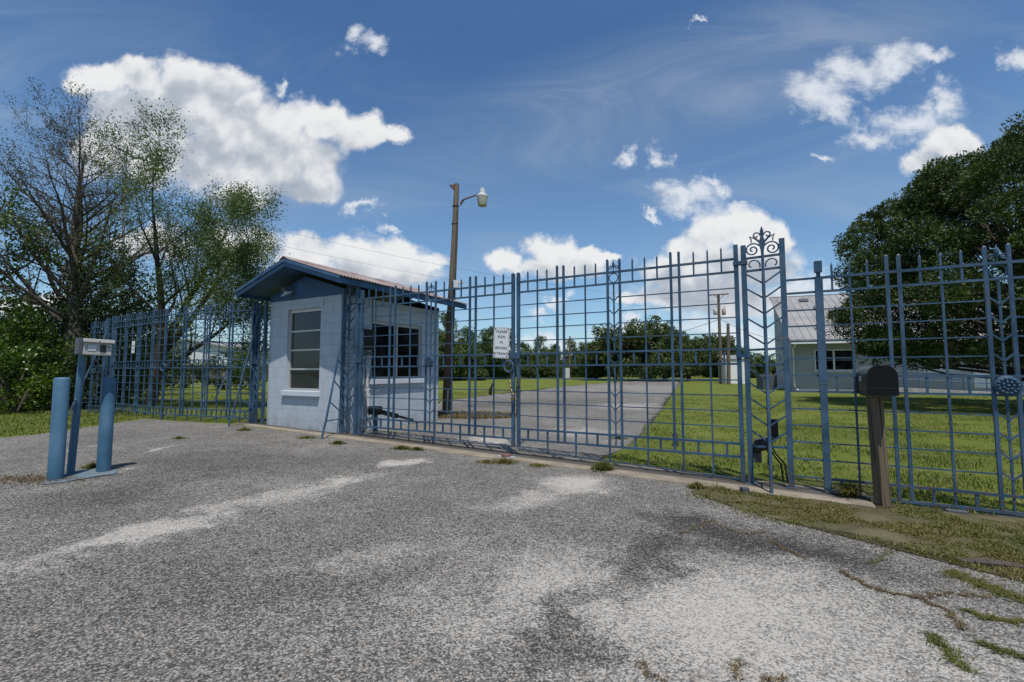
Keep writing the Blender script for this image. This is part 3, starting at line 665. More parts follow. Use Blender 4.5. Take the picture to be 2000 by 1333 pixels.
# notice on the gate
sg = empty('sign', W(-0.155, -0.035, 1.62), TH, 'white metal notice reading PLEASE SIGN IN BEFORE ENTRANCE on the gate', 'sign')
def rrect(w, h, r, n=5):
    return [(sx * (w / 2 - r) + r * math.cos(a), sz * (h / 2 - r) + r * math.sin(a)) for sx, sz, a0 in ((1, 1, 0), (-1, 1, 90), (-1, -1, 180), (1, -1, 270)) for a in [R(a0 + 90 * k / n) for k in range(n + 1)]]
MB().prism(rrect(.262, .446, .02), -.004, .0).build('plate', M['white'], sg)
mb = MB(); fo, fi = rrect(.240, .424, .016), rrect(.232, .416, .013)
n_ = len(fo); mb.add([(x, -.0046, z) for x, z in fo] + [(x, -.0046, z) for x, z in fi], [(i, (i + 1) % n_, n_ + (i + 1) % n_, n_ + i) for i in range(n_)]); mb.build('border_line', M['lettering'], sg)
for s, z in (('PLEASE', .158), ('SIGN', .083), ('IN', .003), ('BEFORE', -.078), ('ENTRANCE', -.158)):
    text_part(s, .052, (0, -.0050, z), (R(90), 0, 0), M['lettering'], sg)
for sx in (-1, 1):
    for sz in (-1, 1): MB().lathe([(.008, 0), (.008, -.003), (.004, -.006)], (sx * .105, -.004, sz * .198), 8, 'y').build('bolt', M['darkmetal'], sg)
sg.rotation_euler = (R(2), R(4), TH)
s2 = empty('sign', h2.lerp(ce, 0.42) + Vector((0.02, -0.06, 1.80)), aim(h2, ce), 'small white notice with faded lines on the shaded side gate', 'sign')
MB().prism(rrect(.16, .29, .015), -.004, 0).build('plate', M['white'], s2)
mb = MB()
for z in (.04, .015, -.045, -.07): mb.box(-.02, -.006, z - .008, .055, -.0045, z + .008)
mb.build('faded_print', M['greydark'], s2)
# black rag-like latch hanging on the grid, plate and stop on the kerb
rag = MB().tube([W(-0.315, -.02, 1.0), W(-0.34, -.03, .955), W(-0.345, -.03, .90), W(-.335, -.025, .86)], [.012, .022, .028, .01], 7)
rag.box(*[c for c in (W(-.31, -.03, 1.0) - Vector((.012, .012, .0)))], *[c for c in (W(-.31, -.03, 1.0) + Vector((.012, .012, .035)))]); tag(rag.build('latch_box', M['black'], None, True), 'small black plastic latch hanging from the gate grid', 'latch')
mb = MB(); q = W(0.03, -0.22); z0 = gh(q.x, q.y) + 0.02; st = empty('gate_stop', (q.x, q.y, z0), TH, 'rusty gate stop on a steel plate under the meeting stiles', 'gate stop')
MB().box(-.13, -.06, 0, .13, .06, .008).build('base_plate', M['galv'], st); MB().lathe([(.07, .008), (.066, .03), (.05, .042), (.0, .046)], (0, 0, 0), 10).build('stop', M['rust'], st, True)
# gate openers
def opener(u, v, z, a, label, ln):
    e = empty('gate_opener', W(u, v, z), TH, label, 'gate opener', 'electric gate openers')
    d = Vector((math.cos(a), 0.0, math.sin(a)))
    MB().box(-.10, -.07, -.06, .13, .07, .09).build('motor_housing', M['black'], e, False, .015)
    MB().tube([Vector((.1, 0, 0.0)), Vector((.1, 0, 0.0)) + d * ln * .55], .042, 12).build('actuator_tube', M['black'], e, True)
    MB().tube([Vector((.1, 0, 0.0)) + d * ln * .5, Vector((.1, 0, 0)) + d * ln], .022, 10).build('push_rod', M['darkmetal'], e, True)
    MB().tube([(-.02, 0, -.05), (-.06, -.05, -.16), (-.02, -.06, -.27), (.06, -.02, -.34)], .011, 6).build('cable', M['black'], e, True)
    MB().box(-.03, .0, -.36, .03, .05, -.05).build('mount_post', M['blue_dark'], e)
    return e
opener(-2.97, 0.30, 0.50, R(-8), 'black gate opener arm beside the guard booth wall', 0.80)
op = empty('gate_opener', W(3.09, 0.16, 0.42), TH, 'black gate opener motor with dangling cables behind the right tower', 'gate opener', 'electric gate openers')
MB().add([(-.10, -.08, -.13), (.10, -.08, -.06), (.10, .08, -.06), (-.10, .08, -.13), (-.07, -.08, .02), (.13, -.08, .08), (.13, .08, .08), (-.07, .08, .02)], [(0, 1, 2, 3), (4, 5, 6, 7), (0, 1, 5, 4), (1, 2, 6, 5), (2, 3, 7, 6), (3, 0, 4, 7)]).build('motor_housing', M['black'], op, False, .02)
MB().box(-.12, -.07, -.22, .0, .07, -.11).build('bracket', M['greydark'], op, False, .01)
MB().box(.10, -.03, .05, .17, .04, .26).build('control_box', M['black'], op, False, .01)
for a, c, e_ in ((.02, .08, -.28), (.06, .20, -.40), (.09, .24, -.42)): MB().tube([(a, 0, -.02), (a + .05, -.02, -.12), (c - .02, -.03, -.22), (c, -.02, e_)], .009, 6).build('cable', M['black'], op, True)

# ================================================================== guard booth
BU0, BU1, BV1 = -5.62, -3.495, 2.78
bc = (BU0 + BU1) / 2; bw = BU1 - BU0; zb = 0.07
bo = empty('guard_booth', W(bc, 0, zb), TH, 'small white block guard booth with a blue gabled roof beside the gate', 'guard booth')
hw = bw / 2; WT = 2.54
def wall_holes(mb, axis, fixed, a0, a1, z0, z1, hole, thick):
    """a wall with a rectangular opening, axis 'x' (front/back) or 'y' (side)"""
    h0, h1, g0, g1 = hole
    for (p, q, r, s) in ((a0, h0, z0, z1), (h1, a1, z0, z1), (h0, h1, z0, g0), (h0, h1, g1, z1)):
        if axis == 'x': mb.box(p, fixed, r, q, fixed + thick, s)
        else: mb.box(fixed - thick, p, r, fixed, q, s)
    return mb
FW = (bc, ); fx0, fx1, fz0, fz1 = -5.06 - bc, -4.09 - bc, 0.84 - zb, 2.42 - zb
sy0, sy1, sz0, sz1 = 0.72, 2.19, 1.06 - zb, 2.21 - zb
mb = MB(); wall_holes(mb, 'x', 0.0, -hw, hw, -0.1, WT, (fx0, fx1, fz0, fz1), 0.19); mb.build('front_wall', M['block'], bo)
mb = MB(); wall_holes(mb, 'y', hw, 0.19, BV1, -0.1, WT, (sy0, sy1, sz0, sz1), 0.19); mb.build('side_wall', M['block'], bo)
MB().box(-hw, 0.19, -0.1, -hw + .19, BV1, WT).build('side_wall', M['block'], bo); MB().box(-hw + .19, BV1 - .19, -0.1, hw - .19, BV1, WT).build('rear_wall', M['block'], bo)
# roof
RO, RS, RB = 0.46, 0.42, 0.50; ze, zr = 2.735, 3.20; ex = hw + RS
slope = (zr - ze) / ex
g_ = MB().prism([(-hw - .003, WT), (hw + .003, WT), (hw + .003, WT + .10), (0, WT + .10 + slope * hw), (-hw - .003, WT + .10)], -0.012, 0.02); g_.build('gable_board', M['blue_dark'], bo)
MB().prism([(-hw, WT), (hw, WT), (hw, WT + .08), (0, WT + .08 + slope * hw), (-hw, WT + .08)], BV1 - .02, BV1 + .01).build('gable_board', M['blue_dark'], bo)
for s in (-1, 1):
    # soffit deck, barge boards, fascia, corrugated sheets
    MB().add([(0, -RO + .03, zr - .045), (s * ex, -RO + .03, ze - .045), (s * ex, BV1 + RB - .03, ze - .045), (0, BV1 + RB - .03, zr - .045), (0, -RO + .03, zr - .02), (s * ex, -RO + .03, ze - .02), (s * ex, BV1 + RB - .03, ze - .02), (0, BV1 + RB - .03, zr - .02)], [(0, 1, 2, 3), (4, 5, 6, 7), (0, 1, 5, 4), (1, 2, 6, 5), (2, 3, 7, 6), (3, 0, 4, 7)]).build('roof_deck', M['blue_dark'], bo)
    for y0, y1 in ((-RO, -RO + .03), (BV1 + RB - .03, BV1 + RB)):
        pr = MB().prism([(0, zr + .012), (s * (ex + .02), ze + .012 - slope * .02), (s * (ex + .02), ze - .105), (s * ex, ze - .105), (0, zr - .115)], y0, y1)
        pr.build('barge_board', M['trim'] if y0 < 0 else M['blue_dark'], bo)
    MB().prism([(0, zr + .02), (s * (ex + .025), ze + .02 - slope * .02), (s * (ex + .025), ze - .035), (0, zr - .035)], -RO - .022, -RO - .002).build('drip_board', M['trim'], bo)
    MB().box(min(s * ex, s * (ex + .022)), -RO + .03, ze - .105, max(s * ex, s * (ex + .022)), BV1 + RB - .03, ze + .0).build('fascia', M['trim'], bo)
    mb = MB(); nc = 15; L = BV1 + RB * 1 + RO; waves = int(L / 0.068); m_ = waves * 6
    for i in range(m_ + 1):
        y = -RO - .02 + (L + .04) * i / m_; dz = .010 * math.sin(2 * math.pi * i / 6)
        mb.v += [(0, y, zr + .034 + dz), (s * (ex + .06), y, ze + .034 + dz - slope * .06)]
    for i in range(m_): mb.f.append((2 * i, 2 * i + 1, 2 * i + 3, 2 * i + 2))
    rf = mb.build('roof_sheet', M['roofred'], bo, True); sd = rf.modifiers.new('s', 'SOLIDIFY'); sd.thickness = 0.003
mb = MB().prism([(-.12, zr + .03 - slope * .1), (0, zr + .062), (.12, zr + .03 - slope * .1), (.12, zr + .036 - slope * .1), (0, zr + .07), (-.12, zr + .036 - slope * .1)], -RO - .03, BV1 + RB + .02); mb.build('ridge_cap', M['roofred'], bo)
# front awning window, four panes
def window(parent, axis, a0, a1, z0, z1, at_, panes, glass, vertical=False, sill=True):
    def bx(mb, p, d0, r, q, d1, s):
        if axis == 'x': mb.box(p, at_ + d0, r, q, at_ + d1, s)
        else: mb.box(at_ - d1, p, r, at_ - d0, q, s)
        return mb
    fr = MB(); t = 0.045
    bx(fr, a0, .045, z0, a0 + t, .10, z1); bx(fr, a1 - t, .045, z0, a1, .10, z1); bx(fr, a0 + t, .045, z0, a1 - t, .10, z0 + t); bx(fr, a0 + t, .045, z1 - t * 1.4, a1 - t, .10, z1)
    w = fr.build('window', M['alu'], parent)
    n = panes
    for i in range(n):
        if vertical: p0, p1, q0, q1 = a0 + t + (a1 - a0 - 2 * t) * i / n, a0 + t + (a1 - a0 - 2 * t) * (i + 1) / n, z0 + t, z1 - t * 1.4
        else: p0, p1, q0, q1 = a0 + t, a1 - t, z0 + t + (z1 - z0 - 2.4 * t) * i / n, z0 + t + (z1 - z0 - 2.4 * t) * (i + 1) / n
        bx(MB(), p0 + .004, .075, q0 + .004, p1 - .004, .08, q1 - .004).build('pane', glass, w)
        if i:
            if vertical: bx(MB(), p0 - .02, .05, q0, p0 + .02, .095, q1).build('glazing_bar', M['alu'], w)
            else: bx(MB(), p0, .05, q0 - .016, p1, .095, q0 + .016).build('glazing_bar', M['alu'], w)
    if sill: bx(MB(), a0 - .07, -.055, z0 - .10, a1 + .03, .10, z0 - .004).build('sill', M['sill'], parent, False, .006)
    return w
window(bo, 'x', fx0, fx1, fz0, fz1, 0.0, 4, M['glass'])
window(bo, 'y', sy0, sy1, sz0, sz1, hw, 2, M['glass_dark'], True)
lp = MB().lathe([(.03, 0), (.04, -.02), (.115, -.05), (.12, -.062), (.105, -.062)], (0, 0, 0), 20).build('wall_lamp', M['offwhite'], bo, True)
lp.location = (-4.93 - bc, -0.16, 2.76 - zb); lp.rotation_euler = (R(24), R(-14), 0)
mb = MB().lathe([(.045, 0), (.048, .06), (.03, .09)], (0, 0, 0), 12); mb.tube([(0, 0, .05), (.05, .06, .08), (.07, .15, .02)], .016, 8); mb.build('socket', M['greydark'], lp, True)
MB().tube([(-4.03 - bc, -.012, WT), (-4.03 - bc, -.012, 2.44 - zb), (-4.05 - bc, -.012, 2.40 - zb)], .007, 6).build('conduit', M['sill'], bo, True)
# speaker box, bracket and pipes on the side wall behind the tower
MB().box(hw + .002, .28, 1.62 - zb, hw + .15, .66, 2.0 - zb).build('control_cabinet', M['black'], bo, False, .008)
MB().box(hw + .002, .30, 1.52 - zb, hw + .12, .62, 1.58 - zb).build('shelf', M['greydark'], bo)
for y, r in ((.36, .02), (.47, .017), (.56, .03)): MB().tube([(hw + .03, y, 1.5 - zb), (hw + .03, y + .02, .9), (hw + .05, y + .05, .35), (hw + .05, y + .05, -.05)], r, 8).build('conduit', M['offwhite'] if r > .025 else M['galv'], bo, True)
MB().tube([(hw + .012, .70, 2.62 - zb), (hw + .012, .70, 1.3), (hw + .014, .68, .9)], .006, 6).build('cable', M['black'], bo, True)
MB().tube([(hw + .01, .55, .78), (hw + .01, .72, .80), (hw + .02, .86, .76), (hw + .01, 1.0, .90)], .006, 6).build('cable', M['white'], bo, True)

# ================================================================== bollards, keypad, mailbox
def bollard(px, py, label, h):
    p = gnd(px, py); z = gh(p.x, p.y); r = .064
    mb = MB().lathe([(r, -.1), (r, h - .016), (r - .003, h - .006), (r - .012, h), (0.001, h + .003)], (0, 0, 0), 32)
    o = mb.build('bollard', M['bollard'], None, True); o.location = (p.x, p.y, z); tag(o, label, 'bollard', 'bollards guarding the keypad')
    return p
bollard(108, 938, 'plain blue bollard left of the keypad pole', 1.05)
bollard(202, 922, 'blue bollard under the keypad box with a shadow on its top', 1.045)
kp = gnd(137, 926); kz = gh(kp.x, kp.y)
ke = empty('entry_keypad', (kp.x, kp.y, kz), 0, 'steel keypad box on a leaning blue pole between two bollards', 'keypad')
top = Vector((-4.640 - kp.x, 4.92 - kp.y, 1.295))
MB().tube([(0, 0, -.05), top * .5, top], .034, 18).build('pole', M['bollard'], ke, True)
for f in (.62, .88): 
    q = top * f; MB().lathe([(.012, 0), (.012, -.012), (.004, -.016)], (q.x + .012, q.y - .038, q.z), 8, 'y').build('bolt', M['bollard'], ke, True)
bx = empty('keypad_box', (top.x + .115, top.y + .03, top.z + .075), 0); bx.parent = ke; bx.rotation_euler = (0, R(1.5), R(57)); bx.scale = (.82, 1.1, 1)
def hexa(x0, x1, yb, yt, y2, z0, z1): return MB().add([(x0, yb, z0), (x1, yb, z0), (x1, y2, z0), (x0, y2, z0), (x0, yt, z1), (x1, yt, z1), (x1, y2, z1), (x0, y2, z1)], [(0, 1, 2, 3), (4, 5, 6, 7), (0, 1, 5, 4), (1, 2, 6, 5), (2, 3, 7, 6), (3, 0, 4, 7)])
hexa(-.155, .145, -.052, -.040, .045, -.085, .055).build('housing', M['stainless'], bx, False, .008)
hexa(-.158, .162, -.074, -.066, .050, .050, .088).build('hood', M['stainless'], bx, False, .004)
hexa(-.200, -.158, -.060, -.055, .050, -.082, .090).build('side_box', M['greydark'], bx, False, .006)
MB().lathe([(.009, 0), (.009, -.005), (.004, -.008)], (.0, -.071, .070), 12, 'y').build('lock', M['galv'], bx, True)
MB().box(-.105, -.0535, -.040, -.020, -.046, .022).build('label_plate', M['offwhite'], bx)
kpad = MB().box(.020, -.0545, -.050, .082, -.046, .030).build('keypad', M['greydark'], bx)
mb = MB()
for i in range(3):
    for j in range(4): mb.box(.0245 + i * .0190, -.0575, -.046 + j * .0188, .0390 + i * .0190, -.0545, -.0325 + j * .0188)
mb.build('buttons', M['black'], kpad)
MB().lathe([(.008, 0), (.008, -.004), (.004, -.006)], (.112, -.048, .010), 12, 'y').build('key_switch', M['greydark'], bx, True)
mid = (gnd(108, 938) + gnd(202, 922) + kp) / 3
padp = [(gnd(x, y).x, gnd(x, y).y) for x, y in ((82, 949), (130, 943), (180, 933), (222, 928), (230, 919), (190, 916), (150, 922), (110, 930), (86, 940))]
sheet('bollard_pad', rough_poly(padp, .02, .07, 8), .011, M['pad'], 'blue splashed concrete pad round the bollard feet')

mx, my = 3.475, 4.36; mz = gh(mx, my)
mbx = empty('mailbox', (mx, my, mz), R(-25), 'black arched mailbox on a weathered square wooden post', 'mailbox')
MB().box(-.047, -.047, -.1, .047, .047, 1.05).build('post', M['post'], mbx, False, .006); mbx.children[0].rotation_euler = (R(-1), R(-0.6), R(30))
def arch(w, h, n=14, e=0.0):
    r = w / 2; pts = [(-r - e, -e), (r + e, -e)]
    return pts + [((r + e) * math.cos(R(180 * k / n)), (h - r * .92) + (r * .92 + e) * math.sin(R(180 * k / n))) for k in range(n + 1)]
BH = 1.045
def shift(poly, dz): return [(x, z + dz) for x, z in poly]
MB().prism(shift(arch(.222, .275), BH), -.18, .22).build('box', M['blacksheet'], mbx, True)
MB().prism(shift(arch(.222, .275, 14, .005), BH), -.196, -.178).build('door', M['blacksheet'], mbx, True)
MB().box(-.106, -.199, BH + .060, .106, -.196, BH + .064).build('door_seam', M['darkmetal'], mbx)
MB().box(-.022, -.205, BH + .262, .022, -.19, BH + .282).build('door_catch', M['darkmetal'], mbx, False, .003)
MB().box(-.1145, .0, BH + .12, -.1125, .09, BH + .17).build('faded_sticker', M['galv'], mbx)
MB().box(-.085, -.13, BH - .022, .085, .22, BH - .002).build('mount_board', M['post'], mbx)

# ================================================================== lamp pole behind the booth
pb = gnd(872, 806); pz = gh(pb.x, pb.y); YP = pb.y
ptop = at(892, 360, YP)
up_ = empty('utility_pole', (pb.x, pb.y, pz), 0, 'tall weathered wooden pole with a security lamp behind the booth', 'utility pole')
rel = lambda p: Vector(p) - Vector((pb.x, pb.y, pz))
tp = rel(ptop)
MB().tube([(0, 0, -.2), tp * .25 + Vector((-.01, 0, 0)), tp * .5 + Vector((.0, 0, 0)), tp * .75 + Vector((.012, 0, 0)), tp], [.125, .118, .105, .09, .07], 14).build('pole', M['pole'], up_, True)
arm0, arm1 = rel(at(899, 396, YP - .05)), rel(at(931, 381, YP - .1))
MB().tube([arm0 - Vector((0, 0, .05)), arm0 + Vector((.06, 0, .07)), arm1], .022, 8).build('lamp_arm', M['rust'], up_, True)
MB().tube([arm0 - Vector((.0, 0, .09)), arm0 + Vector((.1, 0, .06))], .014, 6).build('arm_brace', M['rust'], up_, True)
lc = rel(at(942, 384, YP - .1))
lamp = MB().lathe([(.155, -.02), (.150, .03), (.085, .075), (.078, .19), (.05, .20), (.048, .23), (.01, .235)], lc, 22).build('lamp_head', M['offwhite'], up_, True)
MB().lathe([(.118, -.265), (.122, -.25), (.150, -.03), (.150, -.02)], lc, 22).build('lens', M['lens'], lamp, True)
br_ = rel(at(888, 366, YP)); MB().add([br_ + Vector(q) for q in ((-.14, -.06, .05), (.05, -.06, .05), (.05, -.06, -.14), (-.14, .06, .05), (.05, .06, .05), (.05, .06, -.14))], [(0, 1, 2), (3, 5, 4), (0, 3, 4, 1), (1, 4, 5, 2), (2, 5, 3, 0)]).build('bracket', M['rust'], up_)
for zz in (.82, .90): 
    q = tp * zz; MB().ring((q.x, q.y, q.z), .087, .010, 20, 6, 'z').build('band', M['darkmetal'], up_, True)
jb = rel(at(891, 556, YP - .12)); MB().box(jb.x - .07, jb.y - .05, jb.z - .10, jb.x + .06, jb.y + .05, jb.z + .11).build('junction_box', M['offwhite'], up_, False, .006)
MB().box(jb.x + .05, jb.y - .03, jb.z + .02, jb.x + .20, jb.y + .03, jb.z + .09).build('flood_lamp', M['offwhite'], up_, False, .005)
MB().tube([tp * .88 + Vector((.06, -.09, 0)), tp * .6 + Vector((.07, -.10, 0)), jb + Vector((0, 0, .1))], .009, 6).build('cable', M['black'], up_, True)
q = gnd(872, 812); o = MB().tube([(q.x, q.y, q.z - .1), (q.x + .03, q.y, q.z + .65)], .022, 8).build('pipe_stub', M['galv'], None, True); tag(o, 'short grey pipe stub at the foot of the lamp pole', 'pipe')

# ================================================================== distant poles, wires, house, sheds
def simple_pole(name, px, pbase, ptop_, Y, r, label, cat='utility pole', lean=0.0, m='pole_far'):
    b = at(px, pbase, Y); b.z = gh(b.x, b.y); tq = at(ptop_[0], ptop_[1], Y)
    e = empty(name, b, 0, label, cat); d = tq - b
    MB().tube([(0, 0, -.3), d * .5, d], [r, r * .85, r * .7], 10).build('pole', M[m], e, True)
    return e, b, d
e2, b2_, d2_ = simple_pole('utility_pole', 1409, 750, (1403, 575), 44.5, .17, 'far utility pole carrying a crossarm and two transformers')
MB().bar(d2_ + Vector((-.95, -.15, -.12)), d2_ + Vector((.95, -.15, .0)), .11, .09).build('crossarm', M['pole_far'], e2)
for s in (-1, 1): MB().bar(d2_ + Vector((s * .5, -.16, -.08)), d2_ + Vector((0, -.16, -.55)), .05, .03).build('arm_brace', M['pole_far'], e2)
for s, mm in ((-1, 'offwhite'), (1, 'rust')):
    c = d2_ + Vector((s * .42, -.15, -1.75)); t_ = MB().lathe([(.16, -.32), (.19, -.28), (.20, .25), (.17, .30), (.05, .33)], c, 16).build('transformer', M['offwhite'], e2, True)
    if s > 0: t_.data = t_.data.copy(); t_.data.materials[0] = simple('rust_streaked_tank', (0.46, 0.34, 0.28), .7, .4, 3); t_['label'] = 'rust streaked transformer'
    MB().lathe([(.04, .3), (.045, .36), (.03, .42), (.04, .48), (.01, .50)], c + Vector((.07, 0, 0)), 8).build('bushing', M['pole_far'], t_, True)
for x in (-.85, -.3, .3, .85): MB().lathe([(.03, 0), (.045, .06), (.02, .14)], d2_ + Vector((x, -.15, -.05 + .06 * x)), 8).build('insulator', M['offwhite'], e2, True)
e3, b3_, d3_ = simple_pole('utility_pole', 1423, 750, (1422, 633), 43, .19, 'shorter bare wooden pole in front of the white shed')
e4, b4_, d4_ = simple_pole('utility_pole', 1112, 741, (1113, 657), 66, .16, 'thin distant pole with a short lamp arm at the tree edge')
MB().tube([d4_ - Vector((0, 0, .4)), d4_ + Vector((.7, 0, -.05)), d4_ + Vector((1.2, 0, -.1))], .05, 6).build('lamp_arm', M['galv'], e4, True)
q = at(1106, 741, 65); q.z = gh(q.x, q.y); o = MB().box(q.x - .45, q.y - .3, q.z, q.x + .45, q.y + .3, q.z + 1.6).build('meter_cabinet', M['offwhite'], None, False, .03); tag(o, 'pale meter cabinet at the foot of the thin distant pole', 'cabinet')
def wire(name, a, b, sag, r, label):
    pts = [a.lerp(b, i / 16) - Vector((0, 0, sag * 4 * (i / 16) * (1 - i / 16))) for i in range(17)]
    tag(MB().tube(pts, r, 5).build(name, M['darkmetal'], None, True), label, 'cable')
wire('power_line', at(420, 420, 24), at(1402, 590, 44.4), .9, .006, 'upper power line crossing the sky to the far transformer pole')
wire('power_line', at(400, 446, 23), at(1402, 604, 44.4), 1.0, .006, 'lower power line crossing the sky to the far transformer pole')
wire('power_line', at(1210, 668, 60), at(1402, 625, 44.4), .5, .022, 'service cable from the oak clump up to the transformer pole')
wire('power_line', at(1404, 622, 44.4), at(1535, 668, 33), .3, .016, 'service cable from the transformer pole to the house gable')

hc = at(1548, 764, 31); hz = gh(hc.x, hc.y); fa = math.atan2(-.34, .94)
hs = empty('house', (hc.x, hc.y, hz), fa, 'long pale house with a sloping grey metal roof behind the fence', 'house')
HL, HD, HE, HR = 15.0, 10.4, 3.95, 7.15
MB().box(0, 0, -.2, HL, .2, HE).build('front_wall', M['housewall'], hs)
MB().add([(0, .2, -.2), (0, HD / 2, -.2), (0, HD / 2, HR - .15), (0, .2, HE), (.2, .2, -.2), (.2, HD / 2, -.2), (.2, HD / 2, HR - .15), (.2, .2, HE)], [(0, 1, 2, 3), (7, 6, 5, 4), (0, 4, 5, 1), (1, 5, 6, 2), (2, 6, 7, 3), (3, 7, 4, 0)]).build('gable_wall', M['housewall'], hs)
MB().box(.2, HD / 2 - .2, -.2, HL - .2, HD / 2, HR - .12).build('rear_wall', M['housewall'], hs)
MB().add([(HL - .2, .2, -.2), (HL - .2, HD / 2, -.2), (HL - .2, HD / 2, HR - .2), (HL - .2, .2, HE), (HL, .2, -.2), (HL, HD / 2, -.2), (HL, HD / 2, HR - .2), (HL, .2, HE)], [(0, 1, 2, 3), (7, 6, 5, 4), (0, 4, 5, 1), (1, 5, 6, 2), (2, 6, 7, 3), (3, 7, 4, 0)]).build('gable_wall', M['housewall'], hs)
def roof_slab(y0, z0, y1, z1):
    mb = MB(); mb.add([(-.25, y0, z0), (HL + .25, y0, z0), (HL + .25, y1, z1), (-.25, y1, z1), (-.25, y0, z0 - .08), (HL + .25, y0, z0 - .08), (HL + .25, y1, z1 - .08), (-.25, y1, z1 - .08)], [(0, 1, 2, 3), (7, 6, 5, 4), (0, 4, 5, 1), (1, 5, 6, 2), (2, 6, 7, 3), (3, 7, 4, 0)])
    n = int(HL / .42)
    for i in range(n + 1):
        x = -.25 + (HL + .5) * i / n; mb.bar((x, y0, z0 + .012), (x, y1, z1 + .012), .035, .05)
    return mb
sl_ = (HR - HE) / (HD / 2)
rf = roof_slab(-1.05, HE + .1 - sl_ * 1.05, HD / 2, HR).build('roof', M['roofgrey'], hs); MB().box(-.27, HD / 2 - .05, HR - .10, HL + .27, HD / 2 + .12, HR + .06).build('ridge_cap', M['roofgrey'], hs)
MB().bar((-.25, 1.95, HE + .1 + sl_ * 1.95 - .08), (HL, 1.95, HE + .1 + sl_ * 1.95 - .08), .05, .06).build('roof_seam', M['roofgrey'], rf)
for x, y in ((1.6, 4.2), (5.2, 4.2), (2.2, 2.9), (6.3, 2.6)): 
    z = HE + .14 + (y / (HD / 2)) * (HR - HE) - .04; MB().add([(x, y, z + .03), (x + .6, y, z + .03), (x + .6, y + .4, z + .03 + .4 * sl_), (x, y + .4, z + .03 + .4 * sl_), (x, y, z), (x + .6, y, z), (x + .6, y + .4, z + .4 * sl_), (x, y + .4, z + .4 * sl_)], [(0, 1, 2, 3), (7, 6, 5, 4), (0, 4, 5, 1), (1, 5, 6, 2), (2, 6, 7, 3), (3, 7, 4, 0)]).build('roof_patch', M['greydark'], rf)
MB().box(-.2, -1.18, HE - .84, HL + .2, -1.04, HE - .72).build('gutter', M['white'], hs)
MB().tube([(.12, -1.1, HE - .82), (.12, -.1, HE - 1.1), (.12, -.06, .3), (.3, -.2, .05)], .05, 8).build('downpipe', M['white'], hs, True)
def hwin(x0, x1, z0, z1):
    w = MB(); t = .07
    for (p, r, q, s) in ((x0, z0, x0 + t, z1), (x1 - t, z0, x1, z1), (x0 + t, z0, x1 - t, z0 + t), (x0 + t, z1 - t, x1 - t, z1)): w.box(p, -.05, r, q, .0, s)
    wo = w.build('window', M['white'], hs); xm = (x0 + x1) / 2; zm = (z0 + z1) / 2
    for a, b in ((x0 + t, xm - .05), (xm + .05, x1 - t)):
        for c, d in ((z0 + t, zm - .02), (zm + .02, z1 - t)): MB().box(a, -.02, c, b, -.008, d).build('pane', M['glass_dark'], wo)
    MB().box(xm - .05, -.045, z0 + t, xm + .05, -.003, z1 - t).build('mullion', M['white'], wo)
    MB().box(x0 - .1, -.09, z0 - .12, x1 + .1, -.0, z0 - .003).build('sill', M['offwhite'], wo)
hwin(1.35, 3.55, 1.35, 2.75); hwin(7.2, 8.9, 1.35, 2.75); hwin(11.5, 13.2, 1.35, 2.75)
MB().box(9.6, -.04, .3, 10.6, .0, 2.5).build('door', M['white'], hs)
# air conditioner at the gable, ramp with railing
q = Vector((hc.x, hc.y, 0)) + Vector((-.9, 1.5, 0)); q.z = gh(q.x, q.y)
ac = MB().box(-.5, -.45, 0, .5, .45, 1.05).build('air_conditioner', M['greydark'], None, False, .04); ac.location = q; tag(ac, 'dark air conditioner unit beside the house gable', 'air conditioner')
rp = empty('ramp', (hc.x, hc.y, hz), fa, 'pale concrete access ramp with blue pipe railing along the house', 'ramp')
MB().add([(3.2, -2.2, -.1), (11.5, -2.2, -.1), (11.5, -.95, -.1), (3.2, -.95, -.1), (3.2, -2.2, .42), (11.5, -2.2, .02), (11.5, -.95, .02), (3.2, -.95, .42)], [(0, 1, 2, 3), (4, 5, 6, 7), (0, 1, 5, 4), (1, 2, 6, 5), (2, 3, 7, 6), (3, 0, 4, 7)]).build('slab', M['concrete'], rp)
for yy in (-2.15, -1.0):
    rl = MB()
    for zz in (.5, .95): rl.tube([(3.25, yy, .42 + zz), (11.4, yy, .02 + zz)], .025, 6)
    r_ = rl.build('handrail', M['blue_dark'], rp, True)
    for i in range(6):
        x = 3.3 + i * 1.6; MB().tube([(x, yy, .38 - .048 * (x - 3.2)), (x, yy, 1.37 - .048 * (x - 3.2))], .028, 6).build('baluster', M['blue_dark'], r_, True)
for i in range(5): MB().tube([(3.2 + i * .09, -2.4, 0), (3.2 + i * .09, -2.4, 1.2)], .018, 6).build('gate_bar', M['blue_dark'], rp, True)
# white shed
sp_ = at(1432, 748, 47.5); sp_.z = gh(sp_.x, sp_.y)
sh = empty('shed', sp_, R(-8), 'small plain white shed behind the two bare poles', 'shed')
MB().box(-1.05, -1.2, -.1, 1.05, 1.2, 2.45).build('wall', M['white'], sh)
MB().add([(-1.15, -1.3, 2.44), (1.15, -1.3, 2.44), (1.15, 1.3, 2.9), (-1.15, 1.3, 2.9), (-1.15, -1.3, 2.52), (1.15, -1.3, 2.52), (1.15, 1.3, 2.98), (-1.15, 1.3, 2.98)], [(0, 1, 2, 3), (4, 5, 6, 7), (0, 1, 5, 4), (1, 2, 6, 5), (2, 3, 7, 6), (3, 0, 4, 7)]).build('roof', M['roofgrey'], sh)
